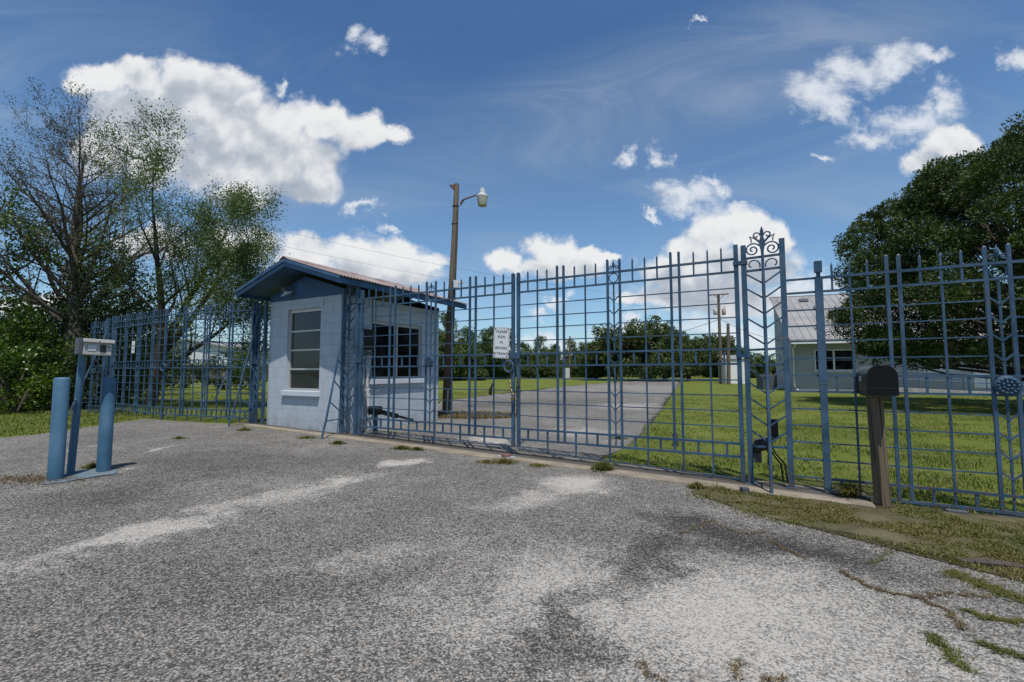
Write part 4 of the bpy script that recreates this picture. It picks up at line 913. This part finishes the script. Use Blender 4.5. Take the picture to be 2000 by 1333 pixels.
# white sided building behind the side gate
wb = at(395, 744, 52); wb.z = gh(wb.x, wb.y)
def siding(t, b, o):
    p = t.objco(); z = t.sep(p)[2]; f = t.math('FRACT', t.math('MULTIPLY', z, 4.2))
    c = t.mix(t.step(f, 0.0, 0.16), (0.40, 0.42, 0.45), (0.64, 0.66, 0.68)); setp(t, b, c, .55, 0, .3, t.bump(f, .5, .03))
M['siding'] = mat('lap_siding', siding)
wb_ = empty('white_building', wb, R(-6), 'low white lap-sided building seen through the side gate', 'building')
MB().prism([(-5.6, 1.75), (6.5, 1.75), (6.5, 3.2), (-2.2, 4.65), (-5.6, 3.25)], 0, 9).build('wall', M['siding'], wb_)
MB().box(-5.5, .1, -.2, 6.4, 8.9, 1.75).build('base_wall', simple('tan_skirting', (0.16, 0.15, 0.135), .8, .3, .8), wb_)
MB().prism([(-6.0, 3.10), (-2.2, 4.68), (6.9, 3.17), (6.9, 3.29), (-2.2, 4.82), (-6.0, 3.24)], -.4, 9.3).build('roof', M['roofgrey'], wb_)
# leaning grey pipe behind the side gate
a_, c_ = gnd(418, 786), at(446, 722, gnd(418, 786).y + .6)
tag(MB().tube([a_, c_], .03, 8).build('leaning_pipe', M['galv'], None, True), 'thin grey pipe leaning on the lawn behind the side gate', 'pipe')
# twin-arm light pole among the left trees
lpb = at(232, 760, 19); lpb.z = gh(lpb.x, lpb.y); lpt = at(246, 298, 19) - lpb
lpo = empty('light_pole', lpb, 0, 'tall thin grey light pole with two slim arms among the left trees', 'street lamp')
MB().tube([(0, 0, -.2), lpt * .5, lpt], [.075, .06, .05], 12).build('pole', M['galv'], lpo, True)
MB().bar(lpt + Vector((-.62, 0, .30)), lpt + Vector((.42, 0, -.22)), .05, .06).build('lamp_arm', M['darkmetal'], lpo)
MB().box(lpt.x + .25, lpt.y - .1, lpt.z - .26, lpt.x + .62, lpt.y + .1, lpt.z - .17).build('lamp_head', M['galv'], lpo)

# ================================================================== plants
def leaf_quads(c, nrm, size, aspect=0.5, jit=0.5, droop=None):
    """diamond leaves: centres c (n,3), axis directions nrm (n,3)"""
    n = len(c); d = nrm + RNG.normal(0, jit, (n, 3)); d /= np.linalg.norm(d, axis=1, keepdims=True) + 1e-9
    r = RNG.normal(0, 1, (n, 3)); s = np.cross(d, r); s /= np.linalg.norm(s, axis=1, keepdims=True) + 1e-9
    up = np.cross(s, d)
    L = (size * RNG.uniform(0.6, 1.3, n))[:, None]; w = L * aspect
    v = np.stack([c - d * L * .5, c + s * w * .5 + up * L * .08, c + d * L * .5, c - s * w * .5 + up * L * .08], 1).reshape(-1, 3)
    return v, np.arange(4 * n).reshape(-1, 4)
class Tree:
    def __init__(s, seed): s.r = random.Random(seed); s.mb = MB(); s.tips = []; s.dirs = []
    def grow(s, p, d, ln, rad, lev, maxlev, P):
        r = s.r; n = max(3, int(ln / P.get('seg', .35))); pts = [p.copy()]; q = p.copy(); d = d.normalized(); ds = []
        for i in range(n):
            d = (d + Vector((r.gauss(0, 1), r.gauss(0, 1), r.gauss(0, 1))) * P['wob'][lev] + Vector((0, 0, P['up'][lev]))).normalized()
            q = q + d * (ln / n); pts.append(q.copy()); ds.append(d.copy())
        s.mb.tube(pts, [max(rad * (1 - (1 - P['taper']) * i / n), .003) for i in range(n + 1)], 10 if lev == 0 else (6 if lev == 1 else (4 if lev == 2 else 3)), lev == 0)
        if lev >= P['leaflev']:
            for i in range(1, n + 1):
                if i / n > P.get('leaf0', .25): s.tips.append(pts[i]); s.dirs.append(ds[i - 1])
        if lev < maxlev:
            k = P['kids'][lev]; f0 = P['f0'][lev]
            for j in range(k):
                f = f0 + (1 - f0) * (j + r.random()) / k; i = min(n - 1, int(f * n)); base = pts[i].lerp(pts[i + 1], f * n - i)
                dd = ds[i]; a = P['ang'][lev] * r.uniform(.7, 1.3); az = j * 2.4 + r.uniform(-.5, .5)
                e1 = dd.cross(Vector((.2, .1, 1)) if abs(dd.z) < .9 else Vector((1, 0, 0))).normalized(); e2 = dd.cross(e1)
                nd = dd * math.cos(a) + (e1 * math.cos(az) + e2 * math.sin(az)) * math.sin(a)
                l2 = ln * P['lr'][lev] * r.uniform(.65, 1.15) * (P['shape'](f) if lev == 0 else (1.1 - .5 * f))
                s.grow(base, nd, l2, max(rad * (1 - (1 - P['taper']) * f) * P['rr'][lev], .0055), lev + 1, maxlev, P)
    def finish(s, e, leafm, barkm, per, size, spread, aspect=.5, jit=.8):
        s.mb.build('trunk', barkm, e, True)
        t = np.array([tuple(p) for p in s.tips]); dd = np.array([tuple(p) for p in s.dirs])
        idx = np.repeat(np.arange(len(t)), per); c = t[idx] + RNG.normal(0, spread, (len(idx), 3)); v, f = leaf_quads(c, dd[idx], size, aspect, jit)
        return np_mesh('crown', v, f, leafm, e)
def clump_crown(e, centres, radii, per, size, m, name='crown', aspect=.55, outward=None, flat=1.0, jit=.7):
    c = np.array(centres); r = np.array(radii); n = len(c); idx = np.repeat(np.arange(n), per)
    d = RNG.normal(0, 1, (len(idx), 3)); d /= np.linalg.norm(d, axis=1, keepdims=True)
    rad = RNG.uniform(0.45, 1.0, len(idx)) ** .6
    off = d * (r[idx] * rad)[:, None]; off[:, 2] *= flat
    v, f = leaf_quads(c[idx] + off, d + np.array([0, 0, .3]), size, aspect, jit)
    return np_mesh(name, v, f, m, e)

# tall thin-leaved tree on the left
b = at(146, 795, 13.2); b.z = gh(b.x, b.y)
t1 = empty('cypress_tree', b, 0, 'tall sparse cypress with bare upswept limbs on the far left', 'tree')
T = Tree(11); P = dict(seg=.35, wob=[.035, .07, .11, .16], up=[.03, .06, .035, .015], taper=.06, leaflev=2, kids=[46, 11, 6], f0=[.28, .18, .15], ang=[R(56), R(36), R(42)], lr=[.54, .40, .38], rr=[.44, .50, .60], shape=lambda f: 1.12 - .66 * f, leaf0=.3)
T.grow(Vector((0, 0, -.2)), Vector((-.09, .02, 1)), 8.1, .28, 0, 3, P)
T.finish(t1, M['leaf_cypress'], M['bark_light'], 2, .056, .08, .45)
# spreading grey-green tree behind the side gate
b = at(292, 782, 13.9); b.z = gh(b.x, b.y)
t2 = empty('spreading_tree', b, 0, 'spreading grey green tree leaning over the side gate', 'tree')
T = Tree(23); P = dict(seg=.35, wob=[.05, .09, .13, .17], up=[.01, .03, .015, .01], taper=.08, leaflev=2, kids=[9, 8, 5], f0=[.30, .2, .2], ang=[R(36), R(42), R(48)], lr=[.44, .46, .42], rr=[.5, .45, .5], shape=lambda f: 1.15 - .45 * f, leaf0=.2)
T.grow(Vector((0, 0, -.2)), Vector((.10, 0, 1)), 6.7, .17, 0, 3, P)
T.grow(Vector((.05, .1, 1.4)), Vector((.72, -.05, .78)), 4.9, .12, 0, 3, P)
T.grow(Vector((.0, .1, 1.5)), Vector((.46, .1, 1)), 5.0, .12, 0, 3, P)
T.grow(Vector((.1, .0, .9)), Vector((1.0, .0, .62)), 4.2, .10, 0, 3, P)
T.finish(t2, M['leaf_grey'], M['bark'], 13, .062, .14, .5)
# broad low limbs of the left-hand green tree
b = at(-60, 800, 12.5); b.z = gh(b.x, b.y)
t3 = empty('spreading_tree', b, 0, 'leafy tree with drooping green limbs at the left edge', 'tree')
T = Tree(5); P = dict(seg=.35, wob=[.05, .10, .13, .17], up=[.0, .01, -.01, -.02], taper=.25, leaflev=1, kids=[9, 8, 6], f0=[.4, .2, .2], ang=[R(65), R(42), R(48)], lr=[.55, .42, .42], rr=[.5, .45, .5], shape=lambda f: 1.2 - .5 * f, leaf0=.25)
T.grow(Vector((0, 0, -.2)), Vector((.05, 0, 1)), 5.6, .2, 0, 3, P)
T.finish(t3, M['leaf_bush'], M['bark'], 5, .10, .12, .5)

def ellip_pts(n, c, rad, rnd, shell=.55):
    out = []
    while len(out) < n:
        p = Vector((rnd.uniform(-1, 1), rnd.uniform(-1, 1), rnd.uniform(-1, 1)))
        if shell < p.length < 1: out.append((c[0] + p.x * rad[0], c[1] + p.y * rad[1], c[2] + p.z * rad[2]))
    return out
def bush(name, px, Y, w, h, label, m, n, per, size, seed, dz=0, group=None, cat='bush', base=.0, d=None):
    b = at(px, 780, Y); b.z = gh(b.x, b.y); e = empty(name, b, 0, label, cat, group); rnd = random.Random(seed)
    pts = ellip_pts(n, (0, 0, base + h * .5), (w / 2, (d or w) / 2, h * .52), rnd); pts = [(x, y, max(z, .15)) for x, y, z in pts]
    clump_crown(e, pts, [rnd.uniform(.16, .34) * min(1.6, max(w, h) / 2.4) for _ in pts], per, size, M[m], 'foliage')
    mb = MB()
    for k in range(7):
        a = rnd.uniform(0, 6.28); q = Vector((math.cos(a) * w * .3, math.sin(a) * w * .3, base + h * rnd.uniform(.55, .85)))
        mb.tube([(q.x * .1, q.y * .1, -.1), (q.x * .55, q.y * .45, q.z * .55), q], [.045, .03, .008], 6)
    mb.build('stem', M['bark'], e, True); return e
bush('leafy_bush', -40, 12.6, 3.2, 2.5, 'rounded green bush at the very left edge of the verge', 'leaf_bush', 90, 70, .095, 1)
bush('leafy_bush', 60, 13.4, 3.0, 3.3, 'tall glossy green bush left of the cypress trunk', 'leaf_bush', 100, 70, .10, 2)
bush('leafy_bush', 28, 11.8, 2.0, 1.7, 'low bush spilling onto the grass verge', 'leaf_bush', 70, 60, .085, 3)
bush('leafy_bush', 112, 12.9, 1.7, 1.9, 'small dense bush at the foot of the cypress', 'leaf_bush', 60, 60, .085, 4)
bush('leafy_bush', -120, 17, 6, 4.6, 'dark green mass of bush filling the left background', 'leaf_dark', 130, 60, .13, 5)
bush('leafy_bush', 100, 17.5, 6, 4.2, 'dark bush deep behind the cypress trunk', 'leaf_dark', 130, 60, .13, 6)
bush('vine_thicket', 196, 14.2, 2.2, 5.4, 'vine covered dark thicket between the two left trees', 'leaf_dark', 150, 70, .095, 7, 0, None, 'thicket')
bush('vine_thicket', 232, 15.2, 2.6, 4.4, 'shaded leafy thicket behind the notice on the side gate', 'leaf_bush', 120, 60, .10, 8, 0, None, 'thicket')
bush('leafy_bush', 172, 13.0, 1.2, 2.2, 'shaded shrub growing through the end fence panel', 'leaf_dark', 50, 60, .085, 9)
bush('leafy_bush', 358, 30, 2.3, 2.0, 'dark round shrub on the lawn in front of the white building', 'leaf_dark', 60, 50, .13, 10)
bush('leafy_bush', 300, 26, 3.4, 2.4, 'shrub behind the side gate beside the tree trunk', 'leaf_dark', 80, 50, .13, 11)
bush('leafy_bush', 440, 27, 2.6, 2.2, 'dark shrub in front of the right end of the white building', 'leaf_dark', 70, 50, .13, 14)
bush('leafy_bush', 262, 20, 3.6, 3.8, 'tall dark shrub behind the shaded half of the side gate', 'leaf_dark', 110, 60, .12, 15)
bush('leafy_bush', 492, 22, 1.6, 2.6, 'green shrub near the left wall of the booth', 'leaf_bush', 60, 50, .10, 12)

# big cedar on the right
cb = Vector((18.6, 16.2, 0)); cb.z = gh(cb.x, cb.y)
cd = empty('cedar_tree', cb, 0, 'large dark cedar filling the right edge behind the fence', 'tree')
rnd = random.Random(4); mb = MB(); mb.tube([(0, 0, -.2), (.1, .0, 2), (.0, .1, 4.6), (.1, 0, 7.2)], [.36, .30, .2, .03], 10)
cen, rads = [], []
for i in range(860):
    az = rnd.uniform(0, 6.283); h = rnd.uniform(-.52, 1); lump = 1 + .20 * noise.noise(Vector((math.cos(az) * 2.2, math.sin(az) * 2.2, h * 3.0)))
    prof = math.sqrt(max(.02, 1 - max(h, 0) ** 2.2)) * (1 - .16 * max(0, -h / .52) ** 2); d = rnd.uniform(.55, 1.0) ** .6 * lump
    p = Vector((math.cos(az) * 5.5 * prof * d, math.sin(az) * 5.5 * prof * d, 4.3 + h * 4.9 * (lump if h > 0 else 1)))
    cen.append(tuple(p)); rads.append(rnd.uniform(.34, .78))
    if i % 8 == 0:
        a = Vector((0, 0, max(1.0, p.z * .62 - .3))); m = a.lerp(p, .55) + Vector((0, 0, -.25)); mb.tube([a, m, p], [.07, .045, .008], 5)
        for k in range(3):
            q = p + Vector((rnd.gauss(0, .5), rnd.gauss(0, .5), rnd.gauss(0, .35))); mb.tube([m.lerp(p, .5), q], [.018, .004], 3)
mb.build('trunk', M['bark'], cd, True)
clump_crown(cd, cen, rads, 340, .115, M['leaf_cedar'], 'crown', .42, None, .75, .5)

# distant trees: a few kinds, then copies
def oak_proto(seed, h, w, m, nclump, per, size, name='oak_tree', skirt=.02):
    e = empty(name, (0, 0, 0)); rnd = random.Random(seed); pts = []
    for _ in range(7): 
        c = (rnd.uniform(-.42, .42) * w, rnd.uniform(-.42, .42) * w, h * rnd.uniform(skirt + .28, .74)); rr = rnd.uniform(.22, .34)
        pts += ellip_pts(nclump // 7, c, (w * rr, w * rr, h * rnd.uniform(.2, .3)), rnd, .4)
    clump_crown(e, pts, [rnd.uniform(.28, .62) * w / 9 + .15 for _ in pts], per, size, M[m])
    mb = MB(); mb.tube([(0, 0, -.3), (.1, 0, h * .25), (0, .1, h * .6)], [w * .035, w * .03, w * .012], 8)
    for k in range(6): a = k * 1.05; mb.tube([(0, 0, h * .22), (math.cos(a) * w * .2, math.sin(a) * w * .2, h * .45), (math.cos(a) * w * .38, math.sin(a) * w * .38, h * .6)], [w * .022, w * .014, w * .004], 5)
    mb.build('trunk', M['bark'], e, True); return e
def pine_proto(seed, h, w, m, name='pine_tree'):
    e = empty(name, (0, 0, 0)); rnd = random.Random(seed); pts = []; mb = MB(); mb.tube([(0, 0, -.3), (.1, 0, h * .5), (0, 0, h * .96)], [.16, .12, .03], 7)
    for k in range(34):
        z = h * rnd.uniform(.34, .98); a = rnd.uniform(0, 6.28); r = w * .5 * (1.05 - .75 * (z / h - .34) / .64) * rnd.uniform(.5, 1); q = (math.cos(a) * r, math.sin(a) * r, z)
        mb.tube([(0, 0, z - .3), q], [.045, .012], 4); pts += [(q[0] + rnd.gauss(0, .25), q[1] + rnd.gauss(0, .25), q[2] + rnd.gauss(0, .2)) for _ in range(3)]
    mb.build('trunk', M['bark'], e, True); clump_crown(e, pts, [rnd.uniform(.4, .72) for _ in pts], 70, .22, M[m]); return e
used = set()
def place(proto, px, Y, s, label, group, cat='tree', rz=None):
    o = proto if proto.name not in used else copy_tree(proto); used.add(proto.name)
    p = at(px, 740, Y); o.location = (p.x, p.y, gh(p.x, p.y)); o.scale = (s, s, s); o.rotation_euler = (0, 0, rz if rz is not None else random.uniform(0, 6.28))
    tag(o, label, cat, group); return o
oakA = oak_proto(1, 7.4, 9.5, 'leaf_oak', 330, 80, .28); oakB = oak_proto(2, 6.8, 8.6, 'leaf_oak', 300, 80, .28); bushO = oak_proto(3, 3.4, 5.0, 'leaf_dark', 130, 46, .22, 'leafy_bush', -.2)
GO = 'oaks at the end of the drive'
place(oakA, 1262, 54, 1.02, 'broad dark oak at the end of the drive, tallest of the clump', GO, rz=.4)
place(oakB, 1345, 57, 1.0, 'dark oak right of the tallest oak in the clump', GO, rz=1.2)
place(oakB, 1202, 60, .92, 'paler oak left of the tallest oak in the clump', GO, rz=2.9)
place(oakA, 1408, 66, .72, 'low oak beside the transformer pole', GO, rz=4.0)
place(oakA, 1150, 68, .74, 'low oak at the left end of the clump', GO, rz=5.2)
place(bushO, 1272, 50.5, .8, 'round dark bush under the tallest oak', None, 'bush', rz=0)
place(bushO, 1160, 60, .8, 'greyish bush left of the oak clump', None, 'bush', rz=2)
GW = 'trees of the far wood edge'
pA, pB = pine_proto(1, 8.5, 4.6, 'leaf_pine'), pine_proto(2, 7.0, 4.4, 'leaf_pine'); oC = oak_proto(7, 6.0, 6.0, 'leaf_pine', 240, 70, .28, 'woodland_tree', -.1); oD = oak_proto(9, 5.0, 6.0, 'leaf_oak', 220, 70, .28, 'woodland_tree', -.1)
WL = 'green tree in the far wood edge across the field'
for px, Y, s, pr in ((872, 60, 1.02, pA), (893, 56, 1.0, oC), (912, 62, .98, pB), (935, 66, .95, oC), (955, 64, 1.0, pB), (975, 70, 1.05, oC), (990, 76, .95, pA), (862, 70, 1.1, oC), (845, 66, 1.1, oD), (925, 74, 1.1, oD), (905, 58, .6, oD), (960, 66, .7, oD),
                     (1012, 82, .80, oC), (1024, 92, .95, pB), (1040, 84, .85, oD), (1056, 95, .98, pA), (1068, 86, .9, oC), (1085, 94, .92, pB), (1098, 86, .85, oD), (1114, 95, .9, pA), (1130, 88, .85, oC), (1146, 92, .9, pB), (1010, 96, .95, oD), (1120, 84, .7, oD), (1078, 82, .6, oD), (1032, 80, .55, oD),
                     (1380, 84, .9, oC), (1398, 90, .85, oD), (1416, 88, .75, oC), (1438, 92, .8, pB), (1456, 88, .75, oD), (1475, 92, .85, oC), (1492, 95, .8, oD), (1508, 95, .8, oC), (1320, 92, .9, oD), (1240, 92, .9, oC), (1180, 92, .95, oD), (1300, 88, .6, oD),
                     (500, 90, .8, oC), (530, 95, .8, oD), (470, 88, .75, pB), (440, 92, .8, oC), (380, 70, 1.0, oC), (410, 90, .8, oD), (350, 92, .8, oC), (300, 92, .9, oD), (560, 95, .8, oC), (600, 95, .9, oD)):
    place(pr, px, Y, s, WL, GW)
def woods(name, px0, px1, Y, h, n, seed, label):
    rnd = random.Random(seed); a, b = at(px0, 740, Y), at(px1, 740, Y + rnd.uniform(-4, 4)); cs = []
    for i in range(n):
        f = rnd.random(); p = a.lerp(b, f); top = h * (.72 + .34 * noise.noise(Vector((f * 14, seed, 0))) + .16 * noise.noise(Vector((f * 47, seed, 2)))); cs.append((p.x + rnd.gauss(0, 1.2), p.y + rnd.uniform(0, 5), gh(p.x, p.y) + top * rnd.random() ** .7))
    tag(clump_crown(None, cs, [rnd.uniform(.7, 1.3) for _ in cs], 42, .42, M['leaf_pine'], name), label, None, None, 'stuff')
woods('far_woods', 830, 1530, 102, 6.6, 620, 3, 'continuous wood along the far edge of the field')
woods('far_woods', -150, 640, 104, 6.4, 620, 6, 'continuous wood far behind the side gate')
b3 = place(oC, 20, 40, 1.2, 'hazy green tree beyond the left bushes', None); place(oD, -60, 38, 1.3, 'dull green tree beyond the left bushes, cut by the frame', None)
# dead stump behind the right leaf, log and block on the verge
q = gnd(1319, 872); o = MB().tube([(0, 0, -.05), (.01, 0, .12), (.0, .01, .20)], [.05, .042, .046], 9).build('stump', M['bark'], None, True); o.location = q; tag(o, 'small dark wooden stump behind the right gate leaf', 'stump')
q = gnd(1938, 1108); o = MB().tube([(-.16, .05, .02), (-.05, .01, .025), (.06, -.02, .022), (.17, -.03, .012)], [.012, .028, .026, .010], 8).build('log', M['bark'], None, True); o.location = q; tag(o, 'dark rotten piece of wood lying at the asphalt edge', 'log')
q = gnd(1868, 1003); o = MB().box(-.075, -.03, -.01, .075, .03, .03).build('block', M['greydark'], None, False, .008); o.location = q; o.rotation_euler = (0, 0, TH); tag(o, 'dark broken block half sunk under the fence panel', 'block')
q = W(2.93, -.40); o = MB().box(-.035, -.035, -.05, .035, .035, .06).build('stub_post', M['greydark'], None, False, .004); o.location = (q.x, q.y, gh(q.x, q.y)); tag(o, 'low dark stub post in front of the right tower', 'stub')

# ---------------- grass blades and weeds
def inside(poly, x, y):
    n = len(poly); r = np.zeros(len(x), bool); j = n - 1
    for i in range(n):
        xi, yi = poly[i]; xj, yj = poly[j]
        c = ((yi > y) != (yj > y)) & (x < (xj - xi) * (y - yi) / (yj - yi + 1e-12) + xi); r ^= c; j = i
    return r
def ghv(x, y): return .025 - .02 * np.clip((x - O.x) * G.x + (y - O.y) * G.y, -6, 6)
def blades(name, x, y, h, label, m, lean=.45, wd=.006, kind='stuff', zoff=0.0):
    n = len(x); z = ghv(x, y) + zoff; a = RNG.uniform(0, 2 * np.pi, n); ln = RNG.uniform(.1, lean * 2, n); hh = h * RNG.uniform(.5, 1.3, n)
    dx, dy = np.cos(a), np.sin(a); w = wd * RNG.uniform(.6, 1.4, n)
    p0 = np.stack([x - dy * w, y + dx * w, z - .004], 1); p1 = np.stack([x + dy * w, y - dx * w, z - .004], 1)
    mx_, my_ = x + dx * ln * hh * .35, y + dy * ln * hh * .35
    p2 = np.stack([mx_ + dy * w * .8, my_ - dx * w * .8, z + hh * .6], 1); p3 = np.stack([mx_ - dy * w * .8, my_ + dx * w * .8, z + hh * .6], 1)
    tx, ty = x + dx * ln * hh, y + dy * ln * hh; tz_ = z + hh * np.clip(1.05 - ln * .35, .5, 1)
    p4 = np.stack([tx + dy * w * .15, ty - dx * w * .15, tz_], 1); p5 = np.stack([tx - dy * w * .15, ty + dx * w * .15, tz_], 1)
    v = np.stack([p0, p1, p2, p3, p4, p5], 1).reshape(-1, 3); k = np.arange(n)[:, None] * 6
    f = np.concatenate([k + np.array([[0, 1, 2, 3]]), k + np.array([[3, 2, 4, 5]])], 0)
    o = np_mesh(name, v, f, m)
    if label: tag(o, label, None, None, kind)
    return o
def scatter_field(n, ymin, ymax, pw=1.0):
    Y = ymin + (ymax - ymin) * RNG.random(n) ** pw; X = Y * RNG.uniform(-1.3, 1.3, n); return X, Y
DRP = np.array(DRIVE); RDP = np.array(ROAD)
X, Y = scatter_field(330000, 3.2, 24, 1.35)
U = (X - O.x) * G.x + (Y - O.y) * G.y; V = (X - O.x) * N.x + (Y - O.y) * N.y
jx = .10 * np.sin(X * 3.1 + Y * 1.7) + .06 * np.sin(X * 9 - Y * 7) + RNG.normal(0, .07, len(X))
ok = ~inside(DRIVE, X + jx * (1 + np.maximum(0, Y - 8) * .08), Y + jx) & ~((U > BU0 - .05) & (U < BU1 + .05) & (V > -.05) & (V < BV1 + .05)) & ((V > .27) | ((U > 3.95) & (V > -.1)))
clump = np.array([noise.noise(Vector((a * .9, b_ * .9, 0))) for a, b_ in zip(X[ok], Y[ok])])
cl2 = np.array([noise.noise(Vector((a * 4.1, b_ * 4.1, 9))) for a, b_ in zip(X[ok], Y[ok])]); clump = clump + .7 * cl2
keep = RNG.random(ok.sum()) < np.clip(.55 + clump * .9, .06, 1)
Xk, Yk, ck = X[ok][keep], Y[ok][keep], clump[keep]
blades('lawn_grass', Xk, Yk, np.clip(.036 + .036 * ck, .015, .10) * np.clip(1 + (Yk - 6) * .02, 1, 1.3), 'mown green grass blades of the field behind the fence', M['blade'], .55, .0045)
VER = g2((1348, 962), (1420, 985), (1500, 1012), (1640, 1040), (1850, 1088), (2000, 1140)) + [(3.9, 2.7), (5.5, 3.0), (6.0, 3.4)] + [tuple(W(4.9, -.02)[:2]), tuple(W(3.9, -.36)[:2]), tuple(W(2.6, -.38)[:2])]
sheet('verge_soil', rough_poly(VER, .05, .07, 12), .009, concrete('sandy_soil', (0.060, 0.054, 0.028), (0.115, 0.100, 0.058)), 'bare sandy soil between the fence and the asphalt')
n = 190000; X = RNG.uniform(1.5, 6.2, n); Y = RNG.uniform(2.2, 5.6, n); ok = inside(VER, X + RNG.normal(0, .09, n), Y + RNG.normal(0, .09, n))
cl = np.array([noise.noise(Vector((a * 2.6, b_ * 2.6, 3.0))) + .5 * noise.noise(Vector((a * 7, b_ * 7, 1.0))) for a, b_ in zip(X[ok], Y[ok])]); kp_ = RNG.random(ok.sum()) < np.clip(.85 + cl * .9, .30, 1)
blades('verge_grass', X[ok][kp_], Y[ok][kp_], np.clip(.024 + .03 * cl[kp_], .012, .06), 'short patchy weeds and grass along the fence foot', M['weed'], .8, .0045)
LV = [(-24, 8), (-24, 18)] + [tuple(W(-12, -.2)[:2]), tuple(W(-9, -.5)[:2]), tuple(W(-6.4, -.33)[:2])] + g2((275, 818), (220, 828), (150, 838), (70, 850), (0, 856), (-200, 868))
n = 60000; X = RNG.uniform(-20, -5, n); Y = RNG.uniform(6.5, 15, n); ok = inside(LV, X, Y)
blades('verge_grass', X[ok], Y[ok], np.full(ok.sum(), .045), 'grass verge between the forecourt and the left bushes', M['blade'], .6, .006)
# tufts in the joints, each a plant of its own
TG = 'weed tufts in the pavement joints'
def tuft(px, py, r, n, h, label, m='weed', wd=.004):
    p = gnd(px, py); a = RNG.uniform(0, 6.28, n); q = np.minimum(np.abs(RNG.normal(0, r * .6, n)), r * 1.1); x, y = np.cos(a) * q, np.sin(a) * q * .6
    o = blades('weed_tuft', p.x + x, p.y + y, h * np.clip(1.15 - q / (r * 2), .3, 1.1), None, M[m], .8, wd, zoff=.008); tag(o, label, 'weed', TG)
for px, py, r, n, h, l in ((785, 878, .16, 260, .05, 'green weed tuft on the kerb below the left main leaf'), (815, 880, .12, 160, .045, 'small weed tuft beside the larger one below the left leaf'), (985, 905, .18, 320, .05, 'weed tuft on the kerb in front of the gate stop'),
                           (1178, 921, .13, 300, .11, 'tall grassy tuft at the kerb under the right leaf'), (1360, 955, .09, 160, .06, 'weed tuft on the kerb near the right hinge'), (660, 868, .13, 220, .05, 'weed tuft at the foot of the booth brace'),
                           (600, 857, .18, 160, .04, 'thin weeds along the booth wall'), (478, 842, .13, 160, .06, 'weed tuft left of the booth corner'), (350, 858, .13, 110, .04, 'weed tuft in the open asphalt near the side gate'),
                           (1660, 975, .06, 240, .16, 'taller dark tuft left of the mailbox post'), (180, 915, .10, 160, .06, 'dry tuft between the bollards'), (950, 905, .16, 140, .035, 'flat weeds on the kerb left of the gate stop'), (1050, 912, .16, 120, .035, 'flat weeds on the kerb right of the gate stop'), (1210, 858, .16, 130, .08, 'weed on the drive behind the right leaf')):
    tuft(px, py, r, int(n * 1.7), h, l)
q = gnd(900, 812)
n = 3500; a = RNG.uniform(0, 6.28, n); rr = np.sqrt(RNG.random(n)); X = q.x + np.cos(a) * rr * 1.5; Y = q.y + np.sin(a) * rr * .8
blades('dry_weeds', X, Y, np.full(n, .09), 'brown and green weeds round the lamp pole foot', M['dry'], .8, .008)
n = 900; p = gnd(45, 938); X = p.x + RNG.normal(0, .34, n); Y = p.y + RNG.normal(0, .09, n)
blades('dry_straw', X, Y, np.full(n, .022), 'dry straw litter beside the left bollard', M['dry'], 1.4, .003, zoff=.008)
# creeping runners over the asphalt
def runner(pts, label, w, n, m, h=.012):
    P_ = [gnd(x, y) for x, y in pts]; seg = [(b_ - a_).length for a_, b_ in zip(P_, P_[1:])]; tot = sum(seg); X, Y = [], []
    for a_, b_, L in zip(P_, P_[1:], seg):
        k = int(n * L / tot); f = RNG.random(k); j = RNG.normal(0, w, k) * (0.3 + 1.2 * np.abs(np.sin(f * 9 + L * 40))) + .012 * np.sin(f * L * 60); d = (b_ - a_) / L; g_ok = RNG.random(k) < .65 + .35 * np.abs(np.sin(f * L * 23 + L)); f, j = f[g_ok], j[g_ok]
        keepn = RNG.random(len(f)) < .6; f, j = f[keepn], j[keepn]; X.append(a_.x + (b_.x - a_.x) * f - d.y * j); Y.append(a_.y + (b_.y - a_.y) * f + d.x * j)
    X, Y = np.concatenate(X), np.concatenate(Y); tag(blades('creeping_weed', X, Y, np.full(len(X), h), None, M[m], 1.8, .0022, zoff=.006), label, 'weed', 'runners creeping over the asphalt')
runner([(1640, 1118), (1710, 1155), (1790, 1170), (1850, 1195), (1885, 1235)], 'long brown runner curving across the lower right asphalt', .007, 1200, 'dry')
runner([(1790, 1170), (1850, 1162), (1930, 1168)], 'short side runner joining the long brown runner', .008, 500, 'dry')
runner([(1880, 1195), (1935, 1212), (2010, 1220)], 'yellowish runner at the right edge of the asphalt', .011, 1100, 'weed')
runner([(1812, 1240), (1850, 1275), (1885, 1315)], 'green leafy runner in the lower right corner', .016, 700, 'weed', .016)
runner([(1910, 1258), (1960, 1278), (2010, 1290)], 'green runner beside the lower right corner', .012, 500, 'weed', .014)
runner([(1850, 1118), (1930, 1150), (2010, 1180)], 'green weeds creeping in below the rotten wood', .035, 2600, 'weed', .016)
runner([(1330, 1045), (1390, 1020), (1450, 1045), (1500, 1040)], 'brown runner looping over dark asphalt below the verge', .007, 600, 'dry')
runner([(1500, 1055), (1540, 1078), (1575, 1095)], 'thin brown runner on the dark asphalt patch', .010, 400, 'dry')
runner([(1700, 1105), (1730, 1085), (1745, 1070)], 'short yellow runner below the mailbox verge', .010, 300, 'weed')
runner([(1437, 1290), (1440, 1333)], 'small weed sprig at the bottom edge', .008, 160, 'dry')
runner([(1500, 1340), (1525, 1322)], 'small reddish sprig at the bottom edge', .010, 160, 'dry')
runner([(1244, 1296), (1270, 1322), (1310, 1338)], 'thin sprig in the gravel near the bottom', .007, 160, 'dry')
